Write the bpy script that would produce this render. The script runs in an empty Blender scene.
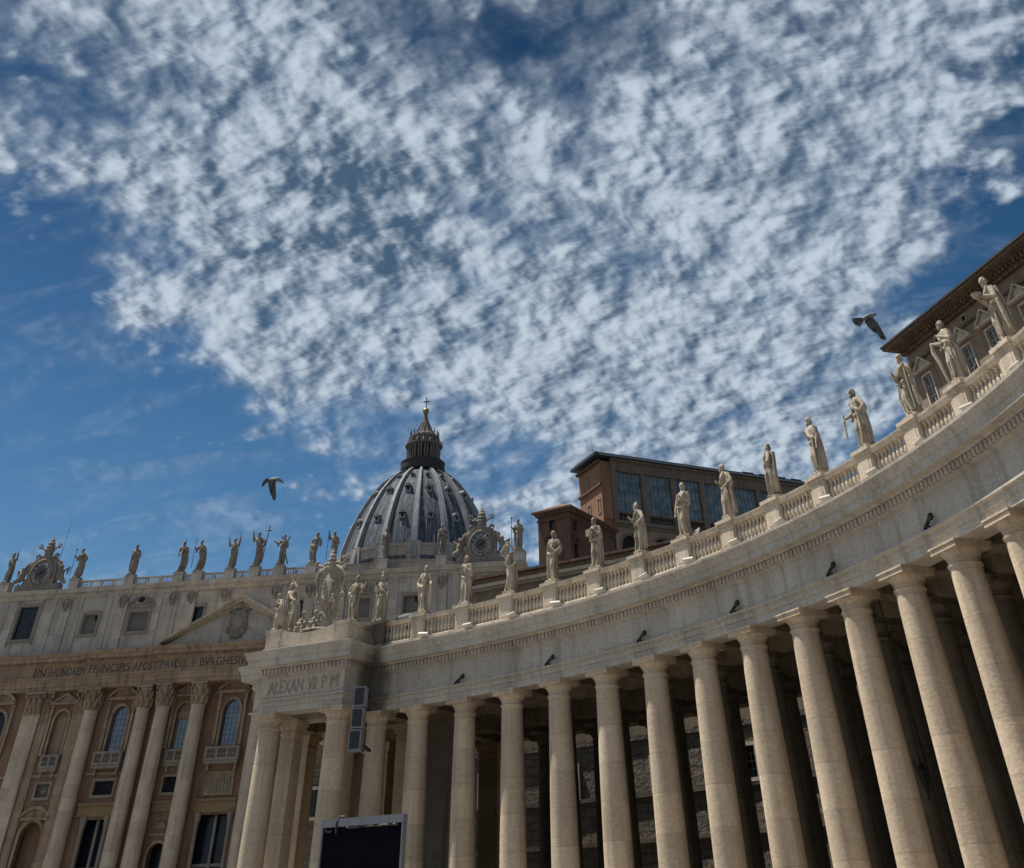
import bpy, bmesh, math, random
import numpy as np
from mathutils import Vector, Matrix

rad = math.radians
C = bpy.context.scene.collection
scene = bpy.context.scene
PI = math.pi

# ------------------------------------------------------------------ camera
F_PX, YAW, PITCH, ROLL = 910.875, 0.141, 0.872, -0.022
CAM = Vector((91.783, -225.541, 1.7))
PPX, PPY = 5.872, -549.272


def cam_axes():
    cy, sy, cp, sp = math.cos(YAW), math.sin(YAW), math.cos(PITCH), math.sin(PITCH)
    fw = Vector((-sy * cp, cy * cp, sp))
    r = Vector((cy, sy, 0))
    u = r.cross(fw)
    cr, sr = math.cos(ROLL), math.sin(ROLL)
    return cr * r + sr * u, cr * u - sr * r, fw


AX_R, AX_U, AX_F = cam_axes()
cam_data = bpy.data.cameras.new('camera')
cam_data.sensor_fit = 'HORIZONTAL'
cam_data.sensor_width = 36
cam_data.lens = F_PX / 1024 * 36
cam_data.shift_x = -PPX / 1024
cam_data.shift_y = PPY / 1024
cam_data.clip_end = 8000
cam = bpy.data.objects.new('camera', cam_data)
M = Matrix((AX_R, AX_U, -AX_F)).transposed().to_4x4()
M.translation = CAM
cam.matrix_world = M
C.objects.link(cam)
scene.camera = cam

# ------------------------------------------------------------------ sun and sky
SUN_EL, SUN_AZ = 65.0, 14.0          # azimuth: degrees from -X (south) towards +Y (west)
sd = Vector((-math.cos(rad(SUN_AZ)) * math.cos(rad(SUN_EL)), math.sin(rad(SUN_AZ)) * math.cos(rad(SUN_EL)), math.sin(rad(SUN_EL))))
sun_data = bpy.data.lights.new('sun', 'SUN')
sun_data.energy = 4.3
sun_data.angle = rad(0.53)
sun_data.color = (1.0, 0.93, 0.82)
sun = bpy.data.objects.new('sun', sun_data)
sun.rotation_euler = (-sd).to_track_quat('-Z', 'Y').to_euler()
sun.location = (0, 0, 300)
C.objects.link(sun)

world = bpy.data.worlds.new('World')
scene.world = world
world.use_nodes = True
nt = world.node_tree
for n in list(nt.nodes):
    nt.nodes.remove(n)


class NB:
    """small node-building helper"""
    def __init__(s, nt):
        s.nt = nt

    def new(s, t, **kw):
        n = s.nt.nodes.new(t)
        for k, v in kw.items():
            setattr(n, k, v)
        return n

    def put(s, inp, v):
        if isinstance(v, bpy.types.NodeSocket):
            s.nt.links.new(v, inp)
        else:
            inp.default_value = v

    def math(s, op, a, b=0.0, c=0.0, clamp=False):
        n = s.new('ShaderNodeMath', operation=op, use_clamp=clamp)
        s.put(n.inputs[0], a); s.put(n.inputs[1], b); s.put(n.inputs[2], c)
        return n.outputs[0]

    def smooth(s, v, lo, hi, to0=0.0, to1=1.0):
        n = s.new('ShaderNodeMapRange', interpolation_type='SMOOTHSTEP')
        for i, x in enumerate((v, lo, hi, to0, to1)):
            s.put(n.inputs[i], x)
        return n.outputs[0]

    def noise(s, vec, scale, detail=4, rough=0.55, dist=0.0, dim='3D'):
        n = s.new('ShaderNodeTexNoise', noise_dimensions=dim)
        s.put(n.inputs['Vector'], vec)
        n.inputs['Scale'].default_value = scale
        n.inputs['Detail'].default_value = detail
        n.inputs['Roughness'].default_value = rough
        n.inputs['Distortion'].default_value = dist
        return n.outputs['Fac']

    def mix(s, f, a, b, mode='MIX'):
        n = s.new('ShaderNodeMix', data_type='RGBA', blend_type=mode)
        s.put(n.inputs[0], f); s.put(n.inputs[6], a); s.put(n.inputs[7], b)
        return n.outputs[2]

    def mapping(s, vec, scale=(1, 1, 1), loc=(0, 0, 0), rot=(0, 0, 0)):
        n = s.new('ShaderNodeMapping')
        s.put(n.inputs[0], vec)
        n.inputs['Location'].default_value = loc
        n.inputs['Rotation'].default_value = rot
        n.inputs['Scale'].default_value = scale
        return n.outputs[0]


w = NB(nt)
sky = w.new('ShaderNodeTexSky', sky_type='NISHITA')
sky.sun_disc = False
sky.sun_elevation = rad(SUN_EL)
sky.sun_rotation = math.atan2(sd.x, sd.y)
sky.altitude = 200
sky.air_density = 1.0
sky.dust_density = 0.35
sky.ozone_density = 2.2
tc = w.new('ShaderNodeTexCoord')
sep = w.new('ShaderNodeSeparateXYZ')
nt.links.new(tc.outputs['Generated'], sep.inputs[0])
zz = w.math('MAXIMUM', sep.outputs[2], 0.06)
U = w.math('DIVIDE', sep.outputs[0], zz)
V = w.math('DIVIDE', sep.outputs[1], zz)
cmb = w.new('ShaderNodeCombineXYZ')
nt.links.new(U, cmb.inputs[0]); nt.links.new(V, cmb.inputs[1])
zs = w.math('ADD', zz, 0.28)        # the puffs have height: their pattern is squeezed less towards the horizon
cmb2 = w.new('ShaderNodeCombineXYZ')
nt.links.new(w.math('MULTIPLY', w.math('DIVIDE', sep.outputs[0], zs), 1.4), cmb2.inputs[0])
nt.links.new(w.math('MULTIPLY', w.math('DIVIDE', sep.outputs[1], zs), 1.4), cmb2.inputs[1])
P = cmb2.outputs[0]
PM = cmb.outputs[0]
# a sheet of altocumulus: coverage has clear edges, rounded cells and layered noise make the puffs
wx = w.new('ShaderNodeTexNoise', noise_dimensions='3D')
w.put(wx.inputs['Vector'], P)
wx.inputs['Scale'].default_value = 5.0
wx.inputs['Detail'].default_value = 1
wsub = w.new('ShaderNodeVectorMath', operation='SUBTRACT')
nt.links.new(wx.outputs['Color'], wsub.inputs[0]); wsub.inputs[1].default_value = (0.5, 0.5, 0.5)
wsc = w.new('ShaderNodeVectorMath', operation='SCALE')
nt.links.new(wsub.outputs[0], wsc.inputs[0]); wsc.inputs['Scale'].default_value = 0.045
wad = w.new('ShaderNodeVectorMath', operation='ADD')
nt.links.new(P, wad.inputs[0]); nt.links.new(wsc.outputs[0], wad.inputs[1])
PD_ = wad.outputs[0]


def vor(vec, scale, smooth):
    n = w.new('ShaderNodeTexVoronoi', feature='SMOOTH_F1', voronoi_dimensions='2D')
    w.put(n.inputs['Vector'], vec)
    n.inputs['Scale'].default_value = scale
    n.inputs['Smoothness'].default_value = smooth
    return n.outputs['Distance']


def puffs(vec):
    cell = w.math('SUBTRACT', 0.52, vor(vec, 12.0, 0.9))
    cell2 = w.math('SUBTRACT', 0.52, vor(w.mapping(vec, loc=(4.2, 1.3, 0)), 23.0, 0.8))
    soft = w.math('SUBTRACT', w.noise(vec, 5.0, 3, 0.5), 0.5)
    fine = w.math('SUBTRACT', w.noise(vec, 34.0, 3, 0.5), 0.5)
    q = w.math('ADD', w.math('MULTIPLY', cell, 0.55), w.math('MULTIPLY', soft, 1.05))
    q = w.math('ADD', q, w.math('MULTIPLY', cell2, 0.30))
    return w.math('ADD', q, w.math('MULTIPLY', fine, 0.42))


big = w.noise(P, 2.0, 2, 0.5)
mid = w.noise(w.mapping(P, scale=(1.0, 1.5, 1), rot=(0, 0, rad(-32))), 5.5, 4, 0.55, 0.3)
edgeN = w.math('SUBTRACT', w.noise(w.mapping(P, loc=(7, 3, 0)), 4.0, 5, 0.6), 0.5)
bigE = w.math('SUBTRACT', w.noise(w.mapping(P, loc=(1.7, 8, 0)), 1.5, 2, 0.5), 0.5)
Uj = w.math('ADD', U, w.math('ADD', w.math('MULTIPLY', edgeN, 0.62), w.math('MULTIPLY', bigE, 0.35)))
Vj = w.math('ADD', V, w.math('MULTIPLY', edgeN, 0.9))
left = w.smooth(Uj, -1.72, -0.80)
upleft = w.smooth(Vj, 1.55, 1.25)
left = w.math('MAXIMUM', left, w.math('MULTIPLY', upleft, 0.95))
right = w.smooth(Uj, 0.92, 0.40)
far = w.smooth(Vj, 4.8, 2.7, 0.42, 1.0)
cov = w.math('MULTIPLY', w.math('MULTIPLY', left, right), far)


def blob(u0, v0, su, sv, amp):
    a = w.math('DIVIDE', w.math('SUBTRACT', Uj, u0), su)
    b = w.math('DIVIDE', w.math('SUBTRACT', Vj, v0), sv)
    q = w.math('ADD', w.math('MULTIPLY', a, a), w.math('MULTIPLY', b, b))
    return w.math('MULTIPLY', w.math('EXPONENT', w.math('MULTIPLY', q, -1.0)), amp)


hole = w.math('ADD', blob(-0.14, 1.14, 0.26, 0.24, 0.46), blob(-1.06, 1.02, 0.20, 0.17, 0.52))
hole = w.math('ADD', hole, blob(-0.33, 1.75, 0.09, 0.38, 0.20))
hole = w.math('ADD', hole, blob(-0.08, 1.95, 0.18, 0.18, 0.24))
hole = w.math('ADD', hole, blob(0.62, 1.95, 0.16, 0.45, 0.40))
hole = w.math('ADD', hole, blob(-0.75, 2.9, 0.30, 0.45, 0.30))
thick = w.math('ADD', blob(-0.62, 1.65, 0.32, 0.42, 0.26), blob(0.1, 2.45, 0.5, 0.55, 0.26))
thick = w.math('ADD', thick, blob(0.35, 1.6, 0.3, 0.35, 0.12))
pf = puffs(PD_)
sh2 = w.new('ShaderNodeVectorMath', operation='ADD')
nt.links.new(PD_, sh2.inputs[0]); sh2.inputs[1].default_value = (-0.009, -0.004, 0.0)
pf2 = puffs(sh2.outputs[0])
relief = w.math('SUBTRACT', pf, pf2)
base_ = w.math('ADD', w.math('MULTIPLY', w.math('SUBTRACT', big, 0.5), 1.3), w.math('MULTIPLY', w.math('SUBTRACT', mid, 0.5), 1.35))
base_ = w.math('ADD', base_, w.math('MULTIPLY', w.math('SUBTRACT', cov, 1.0), 0.75))
base_ = w.math('ADD', w.math('SUBTRACT', base_, hole), thick)
dens = w.math('ADD', pf, base_)
alpha = w.smooth(dens, -0.22, 0.36)
alpha = w.math('MULTIPLY', alpha, w.smooth(cov, 0.03, 0.40))
thin = w.math('MULTIPLY', w.smooth(w.math('ADD', cov, w.math('MULTIPLY', base_, 1.3)), -0.05, 1.25), 0.82)
alpha = w.math('ADD', w.math('MULTIPLY', alpha, w.math('SUBTRACT', 0.97, thin)), thin)
veil = w.noise(w.mapping(P, scale=(1.0, 3.0, 1), rot=(0, 0, rad(35))), 2.2, 5, 0.62, 0.6)
veil = w.math('MULTIPLY', w.smooth(veil, 0.44, 0.80), 0.34)
alpha = w.math('MAXIMUM', alpha, veil)
tone = w.math('ADD', w.math('MULTIPLY', relief, 2.9), w.math('MULTIPLY', w.smooth(pf, -0.15, 0.45), 0.45))
tone = w.math('ADD', tone, 0.34)
tone = w.math('SUBTRACT', tone, w.math('MULTIPLY', w.smooth(w.math('ADD', blob(-0.60, 1.62, 0.26, 0.42, 0.30), w.math('MULTIPLY', w.math('SUBTRACT', mid, 0.5), 0.7)), 0.04, 0.36), 0.55))
tone = w.smooth(tone, -0.25, 1.12)
cloud_hi = (5.5, 6.35, 7.3, 1)
cloud_lo = (0.66, 1.18, 1.92, 1)
ccol = w.mix(tone, cloud_lo, cloud_hi)
hsv = w.new('ShaderNodeHueSaturation')
hsv.inputs['Hue'].default_value = 0.497
hsv.inputs['Saturation'].default_value = 1.32
nt.links.new(w.smooth(sep.outputs[2], 0.10, 0.80, 0.76, 0.26), hsv.inputs['Value'])
nt.links.new(sky.outputs[0], hsv.inputs['Color'])
col = w.mix(alpha, hsv.outputs[0], ccol)
bg = w.new('ShaderNodeBackground')
nt.links.new(col, bg.inputs[0])
bg.inputs[1].default_value = 0.065
out = w.new('ShaderNodeOutputWorld')
nt.links.new(bg.outputs[0], out.inputs[0])

scene.view_settings.view_transform = 'Standard'
scene.view_settings.look = 'None'
scene.view_settings.exposure = 0.6
scene.view_settings.gamma = 1
scene.render.engine = 'CYCLES'
scene.cycles.use_denoising = True
scene.cycles.max_bounces = 6
scene.cycles.diffuse_bounces = 4
scene.cycles.glossy_bounces = 3
scene.cycles.transmission_bounces = 2
scene.cycles.caustics_reflective = False
scene.cycles.caustics_refractive = False


# ------------------------------------------------------------------ materials
def stone(name, c0, c1, stain=(0.1, 0.085, 0.07), stain_amt=0.5, course=0.0, dark_patch=None, polar=False, rough=0.85, bump=0.25, scale=1.0, fine=5.0, streak=0.5):
    m = bpy.data.materials.new(name)
    m.use_nodes = True
    b = NB(m.node_tree)
    bs = m.node_tree.nodes['Principled BSDF']
    geo = b.new('ShaderNodeNewGeometry')
    pos = geo.outputs['Position']
    n1 = b.noise(pos, 0.45 * scale, 6, 0.6)
    n2 = b.noise(b.mapping(pos, scale=(1, 1, 2.2)), fine * scale, 5, 0.65)
    n3 = b.noise(b.mapping(pos, scale=(1.6, 1.6, 0.12)), 1.1 * scale, 5, 0.6)
    base = b.mix(b.smooth(n1, 0.3, 0.7), (*c0, 1), (*c1, 1))
    base = b.mix(0.35, base, b.mix(b.smooth(n2, 0.25, 0.75), tuple(x * 0.62 for x in c0) + (1,), tuple(min(1, x * 1.25) for x in c1) + (1,)))
    if course > 0:
        sp = b.new('ShaderNodeSeparateXYZ')
        m.node_tree.links.new(pos, sp.inputs[0])
        fl = b.math('FLOOR', b.math('DIVIDE', sp.outputs[2], course))
        wn = b.new('ShaderNodeTexWhiteNoise', noise_dimensions='2D')
        cc = b.new('ShaderNodeCombineXYZ')
        m.node_tree.links.new(fl, cc.inputs[0])
        m.node_tree.links.new(b.math('FLOOR', b.math('MULTIPLY', b.math('ADD', sp.outputs[0], b.math('MULTIPLY', sp.outputs[1], 0.7)), 0.45)), cc.inputs[1])
        m.node_tree.links.new(cc.outputs[0], wn.inputs['Vector'])
        k = b.math('ADD', b.math('MULTIPLY', wn.outputs['Value'], 0.24), 0.86)
        mm = b.new('ShaderNodeVectorMath', operation='SCALE')
        m.node_tree.links.new(base, mm.inputs[0]); m.node_tree.links.new(k, mm.inputs['Scale'])
        base = mm.outputs[0]
        fr = b.math('FRACT', b.math('DIVIDE', sp.outputs[2], course))
        joint = b.smooth(fr, 0.0, 0.035, 0.45, 0.0)
        base = b.mix(joint, base, (*stain, 1))
    if polar:   # upright joints and block tones around the curve
        sp2 = b.new('ShaderNodeSeparateXYZ')
        m.node_tree.links.new(pos, sp2.inputs[0])
        an = b.math('DIVIDE', b.math('ARCTAN2', b.math('SUBTRACT', sp2.outputs[1], -207.024), b.math('SUBTRACT', sp2.outputs[0], 46.202)), 0.03)
        fa = b.math('FRACT', an)
        base = b.mix(b.math('MAXIMUM', b.smooth(fa, 0.0, 0.02, 0.5, 0.0), 0.0), base, (*stain, 1))
        w2 = b.new('ShaderNodeTexWhiteNoise', noise_dimensions='2D')
        c2 = b.new('ShaderNodeCombineXYZ')
        m.node_tree.links.new(b.math('FLOOR', an), c2.inputs[0])
        m.node_tree.links.new(b.math('FLOOR', b.math('MULTIPLY', sp2.outputs[2], 0.9)), c2.inputs[1])
        m.node_tree.links.new(c2.outputs[0], w2.inputs['Vector'])
        s2 = b.new('ShaderNodeVectorMath', operation='SCALE')
        m.node_tree.links.new(base, s2.inputs[0])
        m.node_tree.links.new(b.math('ADD', b.math('MULTIPLY', w2.outputs['Value'], 0.12), 0.92), s2.inputs['Scale'])
        base = s2.outputs[0]
    st = b.math('MULTIPLY', b.smooth(n3, 0.48, 0.68), streak)
    st = b.math('MAXIMUM', st, b.math('MULTIPLY', b.smooth(b.noise(pos, 0.9 * scale, 7, 0.7), 0.54, 0.74), stain_amt))
    base = b.mix(st, base, (*stain, 1))
    if dark_patch:   # a big darker patch around a given centre, outline broken by noise
        c_, r_ = dark_patch
        dv = b.new('ShaderNodeVectorMath', operation='SUBTRACT')
        m.node_tree.links.new(pos, dv.inputs[0]); dv.inputs[1].default_value = c_
        dm = b.new('ShaderNodeVectorMath', operation='MULTIPLY')
        m.node_tree.links.new(dv.outputs[0], dm.inputs[0]); dm.inputs[1].default_value = (1 / r_[0], 1 / r_[1], 1 / r_[2])
        ln = b.new('ShaderNodeVectorMath', operation='LENGTH')
        m.node_tree.links.new(dm.outputs[0], ln.inputs[0])
        q_ = b.math('ADD', ln.outputs['Value'], b.math('MULTIPLY', b.math('SUBTRACT', n1, 0.5), 0.9))
        base = b.mix(b.smooth(q_, 1.15, 0.55, 0.0, 0.78), base, (0.045, 0.04, 0.036, 1))
    m.node_tree.links.new(base, bs.inputs['Base Color'])
    bs.inputs['Roughness'].default_value = rough
    bs.inputs['Specular IOR Level'].default_value = 0.25
    bp = b.new('ShaderNodeBump')
    bp.inputs['Strength'].default_value = bump
    bp.inputs['Distance'].default_value = 0.06
    m.node_tree.links.new(n2, bp.inputs['Height'])
    m.node_tree.links.new(bp.outputs[0], bs.inputs['Normal'])
    return m


def plain(name, c, rough=0.6, metal=0.0, spec=0.5, var=0.25, scale=3.0):
    m = bpy.data.materials.new(name)
    m.use_nodes = True
    b = NB(m.node_tree)
    bs = m.node_tree.nodes['Principled BSDF']
    geo = b.new('ShaderNodeNewGeometry')
    n = b.noise(geo.outputs['Position'], scale, 5, 0.6)
    base = b.mix(b.smooth(n, 0.3, 0.7), tuple(x * (1 - var) for x in c) + (1,), tuple(min(1, x * (1 + var)) for x in c) + (1,))
    m.node_tree.links.new(base, bs.inputs['Base Color'])
    bs.inputs['Roughness'].default_value = rough
    bs.inputs['Metallic'].default_value = metal
    bs.inputs['Specular IOR Level'].default_value = spec
    return m


def masonry(name, c0, c1, bw, bh, mortar):
    """rough ashlar laid on a wall: brick pattern over (arc length, z)"""
    m = bpy.data.materials.new(name)
    m.use_nodes = True
    b = NB(m.node_tree)
    bs = m.node_tree.nodes['Principled BSDF']
    geo = b.new('ShaderNodeNewGeometry')
    sp = b.new('ShaderNodeSeparateXYZ')
    m.node_tree.links.new(geo.outputs['Position'], sp.inputs[0])
    ang = b.math('ARCTAN2', b.math('SUBTRACT', sp.outputs[1], -207.0), b.math('SUBTRACT', sp.outputs[0], 46.2))
    cc = b.new('ShaderNodeCombineXYZ')
    m.node_tree.links.new(b.math('MULTIPLY', ang, 86.0), cc.inputs[0])
    m.node_tree.links.new(sp.outputs[2], cc.inputs[1])
    wob = b.noise(geo.outputs['Position'], 1.2, 3, 0.5)
    br = b.new('ShaderNodeTexBrick')
    ad = b.new('ShaderNodeVectorMath', operation='ADD')
    m.node_tree.links.new(cc.outputs[0], ad.inputs[0])
    cw = b.new('ShaderNodeCombineXYZ')
    m.node_tree.links.new(b.math('MULTIPLY', wob, 0.5), cw.inputs[0]); m.node_tree.links.new(b.math('MULTIPLY', wob, 0.35), cw.inputs[1])
    m.node_tree.links.new(cw.outputs[0], ad.inputs[1])
    m.node_tree.links.new(ad.outputs[0], br.inputs['Vector'])
    br.inputs['Color1'].default_value = (*c0, 1)
    br.inputs['Color2'].default_value = (*c1, 1)
    br.inputs['Mortar'].default_value = (*mortar, 1)
    br.inputs['Scale'].default_value = 1.0
    br.inputs['Mortar Size'].default_value = 0.04
    br.inputs['Brick Width'].default_value = bw
    br.inputs['Row Height'].default_value = bh
    n = b.noise(geo.outputs['Position'], 2.5, 6, 0.65)
    base = b.mix(0.6, br.outputs['Color'], b.mix(b.smooth(n, 0.3, 0.7), tuple(x * 0.4 for x in c0) + (1,), tuple(x * 1.3 for x in c1) + (1,)))
    m.node_tree.links.new(base, bs.inputs['Base Color'])
    bs.inputs['Roughness'].default_value = 0.95
    bp = b.new('ShaderNodeBump')
    bp.inputs['Strength'].default_value = 0.9
    bp.inputs['Distance'].default_value = 0.2
    m.node_tree.links.new(b.math('SUBTRACT', n, b.math('MULTIPLY', br.outputs['Fac'], 0.6)), bp.inputs['Height'])
    m.node_tree.links.new(bp.outputs[0], bs.inputs['Normal'])
    return m


def glass(name, c, rough=0.12, spec=0.9, grid=0.0, wave=0.02):
    m = bpy.data.materials.new(name)
    m.use_nodes = True
    b = NB(m.node_tree)
    bs = m.node_tree.nodes['Principled BSDF']
    geo = b.new('ShaderNodeNewGeometry')
    n = b.noise(geo.outputs['Position'], 0.8, 3, 0.5)
    base = b.mix(b.smooth(n, 0.3, 0.7), tuple(x * 0.6 for x in c) + (1,), tuple(x * 1.4 for x in c) + (1,))
    m.node_tree.links.new(base, bs.inputs['Base Color'])
    bs.inputs['Roughness'].default_value = rough
    bs.inputs['IOR'].default_value = 1.7
    bs.inputs['Specular IOR Level'].default_value = spec
    bp = b.new('ShaderNodeBump')
    bp.inputs['Strength'].default_value = 0.3
    bp.inputs['Distance'].default_value = wave
    m.node_tree.links.new(n, bp.inputs['Height'])
    m.node_tree.links.new(bp.outputs[0], bs.inputs['Normal'])
    return m


TRAV = stone('travertine', (0.45, 0.385, 0.305), (0.585, 0.51, 0.415), dark_patch=((70.2, -149.0, 14.2), (1.45, 2.6, 4.2)), stain=(0.20, 0.165, 0.125), stain_amt=0.6, rough=0.8, streak=0.45)
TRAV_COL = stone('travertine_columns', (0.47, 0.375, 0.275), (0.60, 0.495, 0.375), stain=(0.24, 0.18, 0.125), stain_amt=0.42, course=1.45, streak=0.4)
TRAV_DARK = stone('travertine_inside_shaded', (0.20, 0.165, 0.12), (0.27, 0.225, 0.165), stain=(0.08, 0.068, 0.055), stain_amt=0.6, streak=0.6)  # darker copy for ceilings and beams: shade under the roof put into the colour
TRAV_IN = stone('travertine_inner_columns_shaded', (0.145, 0.128, 0.104), (0.205, 0.182, 0.148), stain=(0.05, 0.044, 0.037), stain_amt=0.5, course=1.45, streak=0.5)  # inner rows and end walls get less light; that shade is in this colour
CORN = stone('travertine_cornice', (0.415, 0.375, 0.325), (0.575, 0.53, 0.465), dark_patch=((70.2, -149.0, 14.2), (1.45, 2.6, 4.2)), polar=True, stain=(0.17, 0.145, 0.115), stain_amt=0.42, streak=0.38, scale=0.9)
STAT = stone('statue_travertine', (0.30, 0.255, 0.195), (0.47, 0.41, 0.325), stain=(0.06, 0.05, 0.04), stain_amt=0.85, streak=0.75, scale=1.7, bump=0.5, fine=6)
STATW = stone('weathered_travertine_carving', (0.26, 0.225, 0.18), (0.38, 0.335, 0.275), stain=(0.06, 0.05, 0.042), stain_amt=0.8, streak=0.7, scale=1.6, bump=0.4)
STATF = stone('weathered_statue_stone', (0.20, 0.17, 0.145), (0.29, 0.255, 0.215), stain=(0.05, 0.043, 0.038), stain_amt=0.8, streak=0.6, scale=1.4, bump=0.4)
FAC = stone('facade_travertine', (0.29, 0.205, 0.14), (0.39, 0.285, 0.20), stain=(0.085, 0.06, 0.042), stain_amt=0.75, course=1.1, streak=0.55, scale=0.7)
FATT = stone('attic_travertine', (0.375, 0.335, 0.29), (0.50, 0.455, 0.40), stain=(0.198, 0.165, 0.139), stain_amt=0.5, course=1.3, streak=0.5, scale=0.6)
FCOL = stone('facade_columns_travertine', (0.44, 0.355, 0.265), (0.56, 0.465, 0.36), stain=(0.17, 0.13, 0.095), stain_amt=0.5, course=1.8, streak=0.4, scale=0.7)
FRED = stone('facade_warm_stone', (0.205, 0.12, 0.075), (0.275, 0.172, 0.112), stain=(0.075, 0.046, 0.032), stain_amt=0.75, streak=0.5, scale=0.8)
OCHRE = stone('ochre_stone', (0.22, 0.15, 0.08), (0.28, 0.195, 0.11), stain=(0.2, 0.13, 0.07), stain_amt=0.4, streak=0.3)
LEAD = stone('lead_sheets', (0.026, 0.038, 0.06), (0.046, 0.060, 0.088), stain=(0.17, 0.18, 0.20), stain_amt=0.25, streak=0.6, rough=0.75, scale=0.6, bump=0.1)
LEADRIB = stone('lead_ribs', (0.15, 0.16, 0.185), (0.22, 0.23, 0.255), stain=(0.38, 0.375, 0.36), stain_amt=0.3, streak=0.5, rough=0.7, scale=0.7, bump=0.1)
LANT = stone('lantern_stone', (0.11, 0.103, 0.10), (0.17, 0.158, 0.15), stain=(0.05, 0.05, 0.055), stain_amt=0.6, streak=0.6, scale=0.8)
DRUM = stone('drum_stone', (0.241, 0.218, 0.196), (0.310, 0.287, 0.259), stain=(0.103, 0.092, 0.081), stain_amt=0.5, course=1.5, streak=0.5, scale=0.5)
ORANGE = stone('orange_plaster', (0.205, 0.11, 0.065), (0.28, 0.16, 0.10), stain=(0.14, 0.075, 0.04), stain_amt=0.45, streak=0.5, scale=0.6)
BROWN = stone('brown_brick', (0.10, 0.058, 0.042), (0.14, 0.082, 0.06), stain=(0.05, 0.032, 0.025), stain_amt=0.5, course=0.9, streak=0.4, scale=0.8)
PALACE = stone('palace_plaster', (0.22, 0.165, 0.12), (0.28, 0.215, 0.16), stain=(0.10, 0.075, 0.055), stain_amt=0.5, streak=0.5, scale=0.7)
GREYTRIM = stone('grey_trim_stone', (0.22, 0.185, 0.15), (0.31, 0.27, 0.225), stain=(0.099, 0.088, 0.077), stain_amt=0.5, streak=0.4)
LOGSTONE = stone('loggia_stone', (0.13, 0.105, 0.085), (0.18, 0.15, 0.125), stain=(0.06, 0.05, 0.042), stain_amt=0.5, streak=0.5)
OLIVE = stone('olive_plaster', (0.15, 0.12, 0.078), (0.20, 0.165, 0.11), stain=(0.07, 0.058, 0.04), stain_amt=0.5, streak=0.5)
TILE = plain('roof_tiles', (0.13, 0.08, 0.06), 0.9, var=0.5, scale=2.5)
LOGBAR = plain('painted_glazing_bars', (0.075, 0.092, 0.10), 0.6)
SASHB = plain('blue_grey_sash', (0.035, 0.05, 0.07), 0.6)
WINGREY = glass('grey_window_glass', (0.10, 0.11, 0.112), 0.3, 0.4)
DARKROOF = plain('dark_roof_panels', (0.028, 0.035, 0.055), 0.55, var=0.3)
TIMBER = plain('eave_timber', (0.13, 0.09, 0.06), 0.85, var=0.4, scale=1.5)
BLACKLINE = plain('dark_roof_edge', (0.02, 0.018, 0.017), 0.7)
WALLROCK = masonry('rough_ashlar', (0.24, 0.20, 0.15), (0.12, 0.10, 0.078), 1.1, 0.5, (0.03, 0.026, 0.022))
DARK = plain('dark_interior', (0.012, 0.013, 0.018), 0.9)
WINBLUE = glass('window_glass_sky', (0.05, 0.085, 0.13), 0.12)
WINDARK = glass('window_glass_dark', (0.010, 0.016, 0.026), 0.2, 0.22)
LOGGLASS = glass('loggia_glass', (0.105, 0.135, 0.15), 0.25, 0.5)
BLIND = plain('grey_blind', (0.15, 0.14, 0.125), 0.8)
IRON = plain('black_iron', (0.012, 0.012, 0.013), 0.55, var=0.2)
WHITEMET = plain('white_metal', (0.36, 0.345, 0.32), 0.5, var=0.1)
GREYMET = plain('grey_metal', (0.20, 0.21, 0.23), 0.4, 0.3, var=0.1)
SPKBOX = plain('speaker_cabinet', (0.20, 0.21, 0.225), 0.5, var=0.1)
SPKGRILL = plain('speaker_grille', (0.022, 0.026, 0.034), 0.7, var=0.2)
SCREEN = plain('unlit_screen', (0.004, 0.005, 0.010), 0.7, var=0.1, spec=0.06)
TARP = plain('crumpled_tarpaulin', (0.05, 0.045, 0.042), 0.7, var=0.6, scale=6)
LETTER = plain('dark_letters', (0.055, 0.044, 0.036), 0.8, var=0.2)
LETTERG = plain('grey_carved_letters', (0.27, 0.245, 0.215), 0.85, var=0.25)
GOLD = plain('gilded_bronze', (0.20, 0.16, 0.08), 0.45, 0.6, var=0.4)
MOSAIC = plain('clock_mosaic', (0.06, 0.06, 0.065), 0.6, var=0.4)
MARBLEW = plain('white_marble', (0.46, 0.45, 0.43), 0.6, var=0.12)
PIG_D = plain('dark_feathers', (0.05, 0.054, 0.066), 0.7, var=0.75, scale=14)
PIG_G = plain('grey_feathers', (0.15, 0.158, 0.18), 0.7, var=0.35, scale=20)
PIG_L = plain('pale_feathers', (0.26, 0.25, 0.25), 0.7, var=0.3, scale=20)
PIG_W = plain('white_feathers', (0.62, 0.61, 0.58), 0.7, var=0.1, scale=20)
GROUND = stone('cobbled_piazza', (0.145, 0.136, 0.126), (0.19, 0.18, 0.168), stain=(0.12, 0.11, 0.10), stain_amt=0.3, streak=0.0, scale=0.3)


# ------------------------------------------------------------------ mesh helpers
class Basis:
    """vertical plane frame: s along it, d outwards, z up"""
    def __init__(s, c, deg, flip=False):
        s.c = Vector((c[0], c[1], 0))
        s.a = Vector((math.cos(rad(deg)), math.sin(rad(deg)), 0))
        s.n = Vector((s.a.y, -s.a.x, 0))
        if flip:
            s.n = -s.n

    def __call__(s, x, d, z):
        v = s.c + s.a * x + s.n * d
        return (v.x, v.y, z)


WB = Basis((0, 0), 0)   # world facade frame: s = x, d = -y


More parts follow.
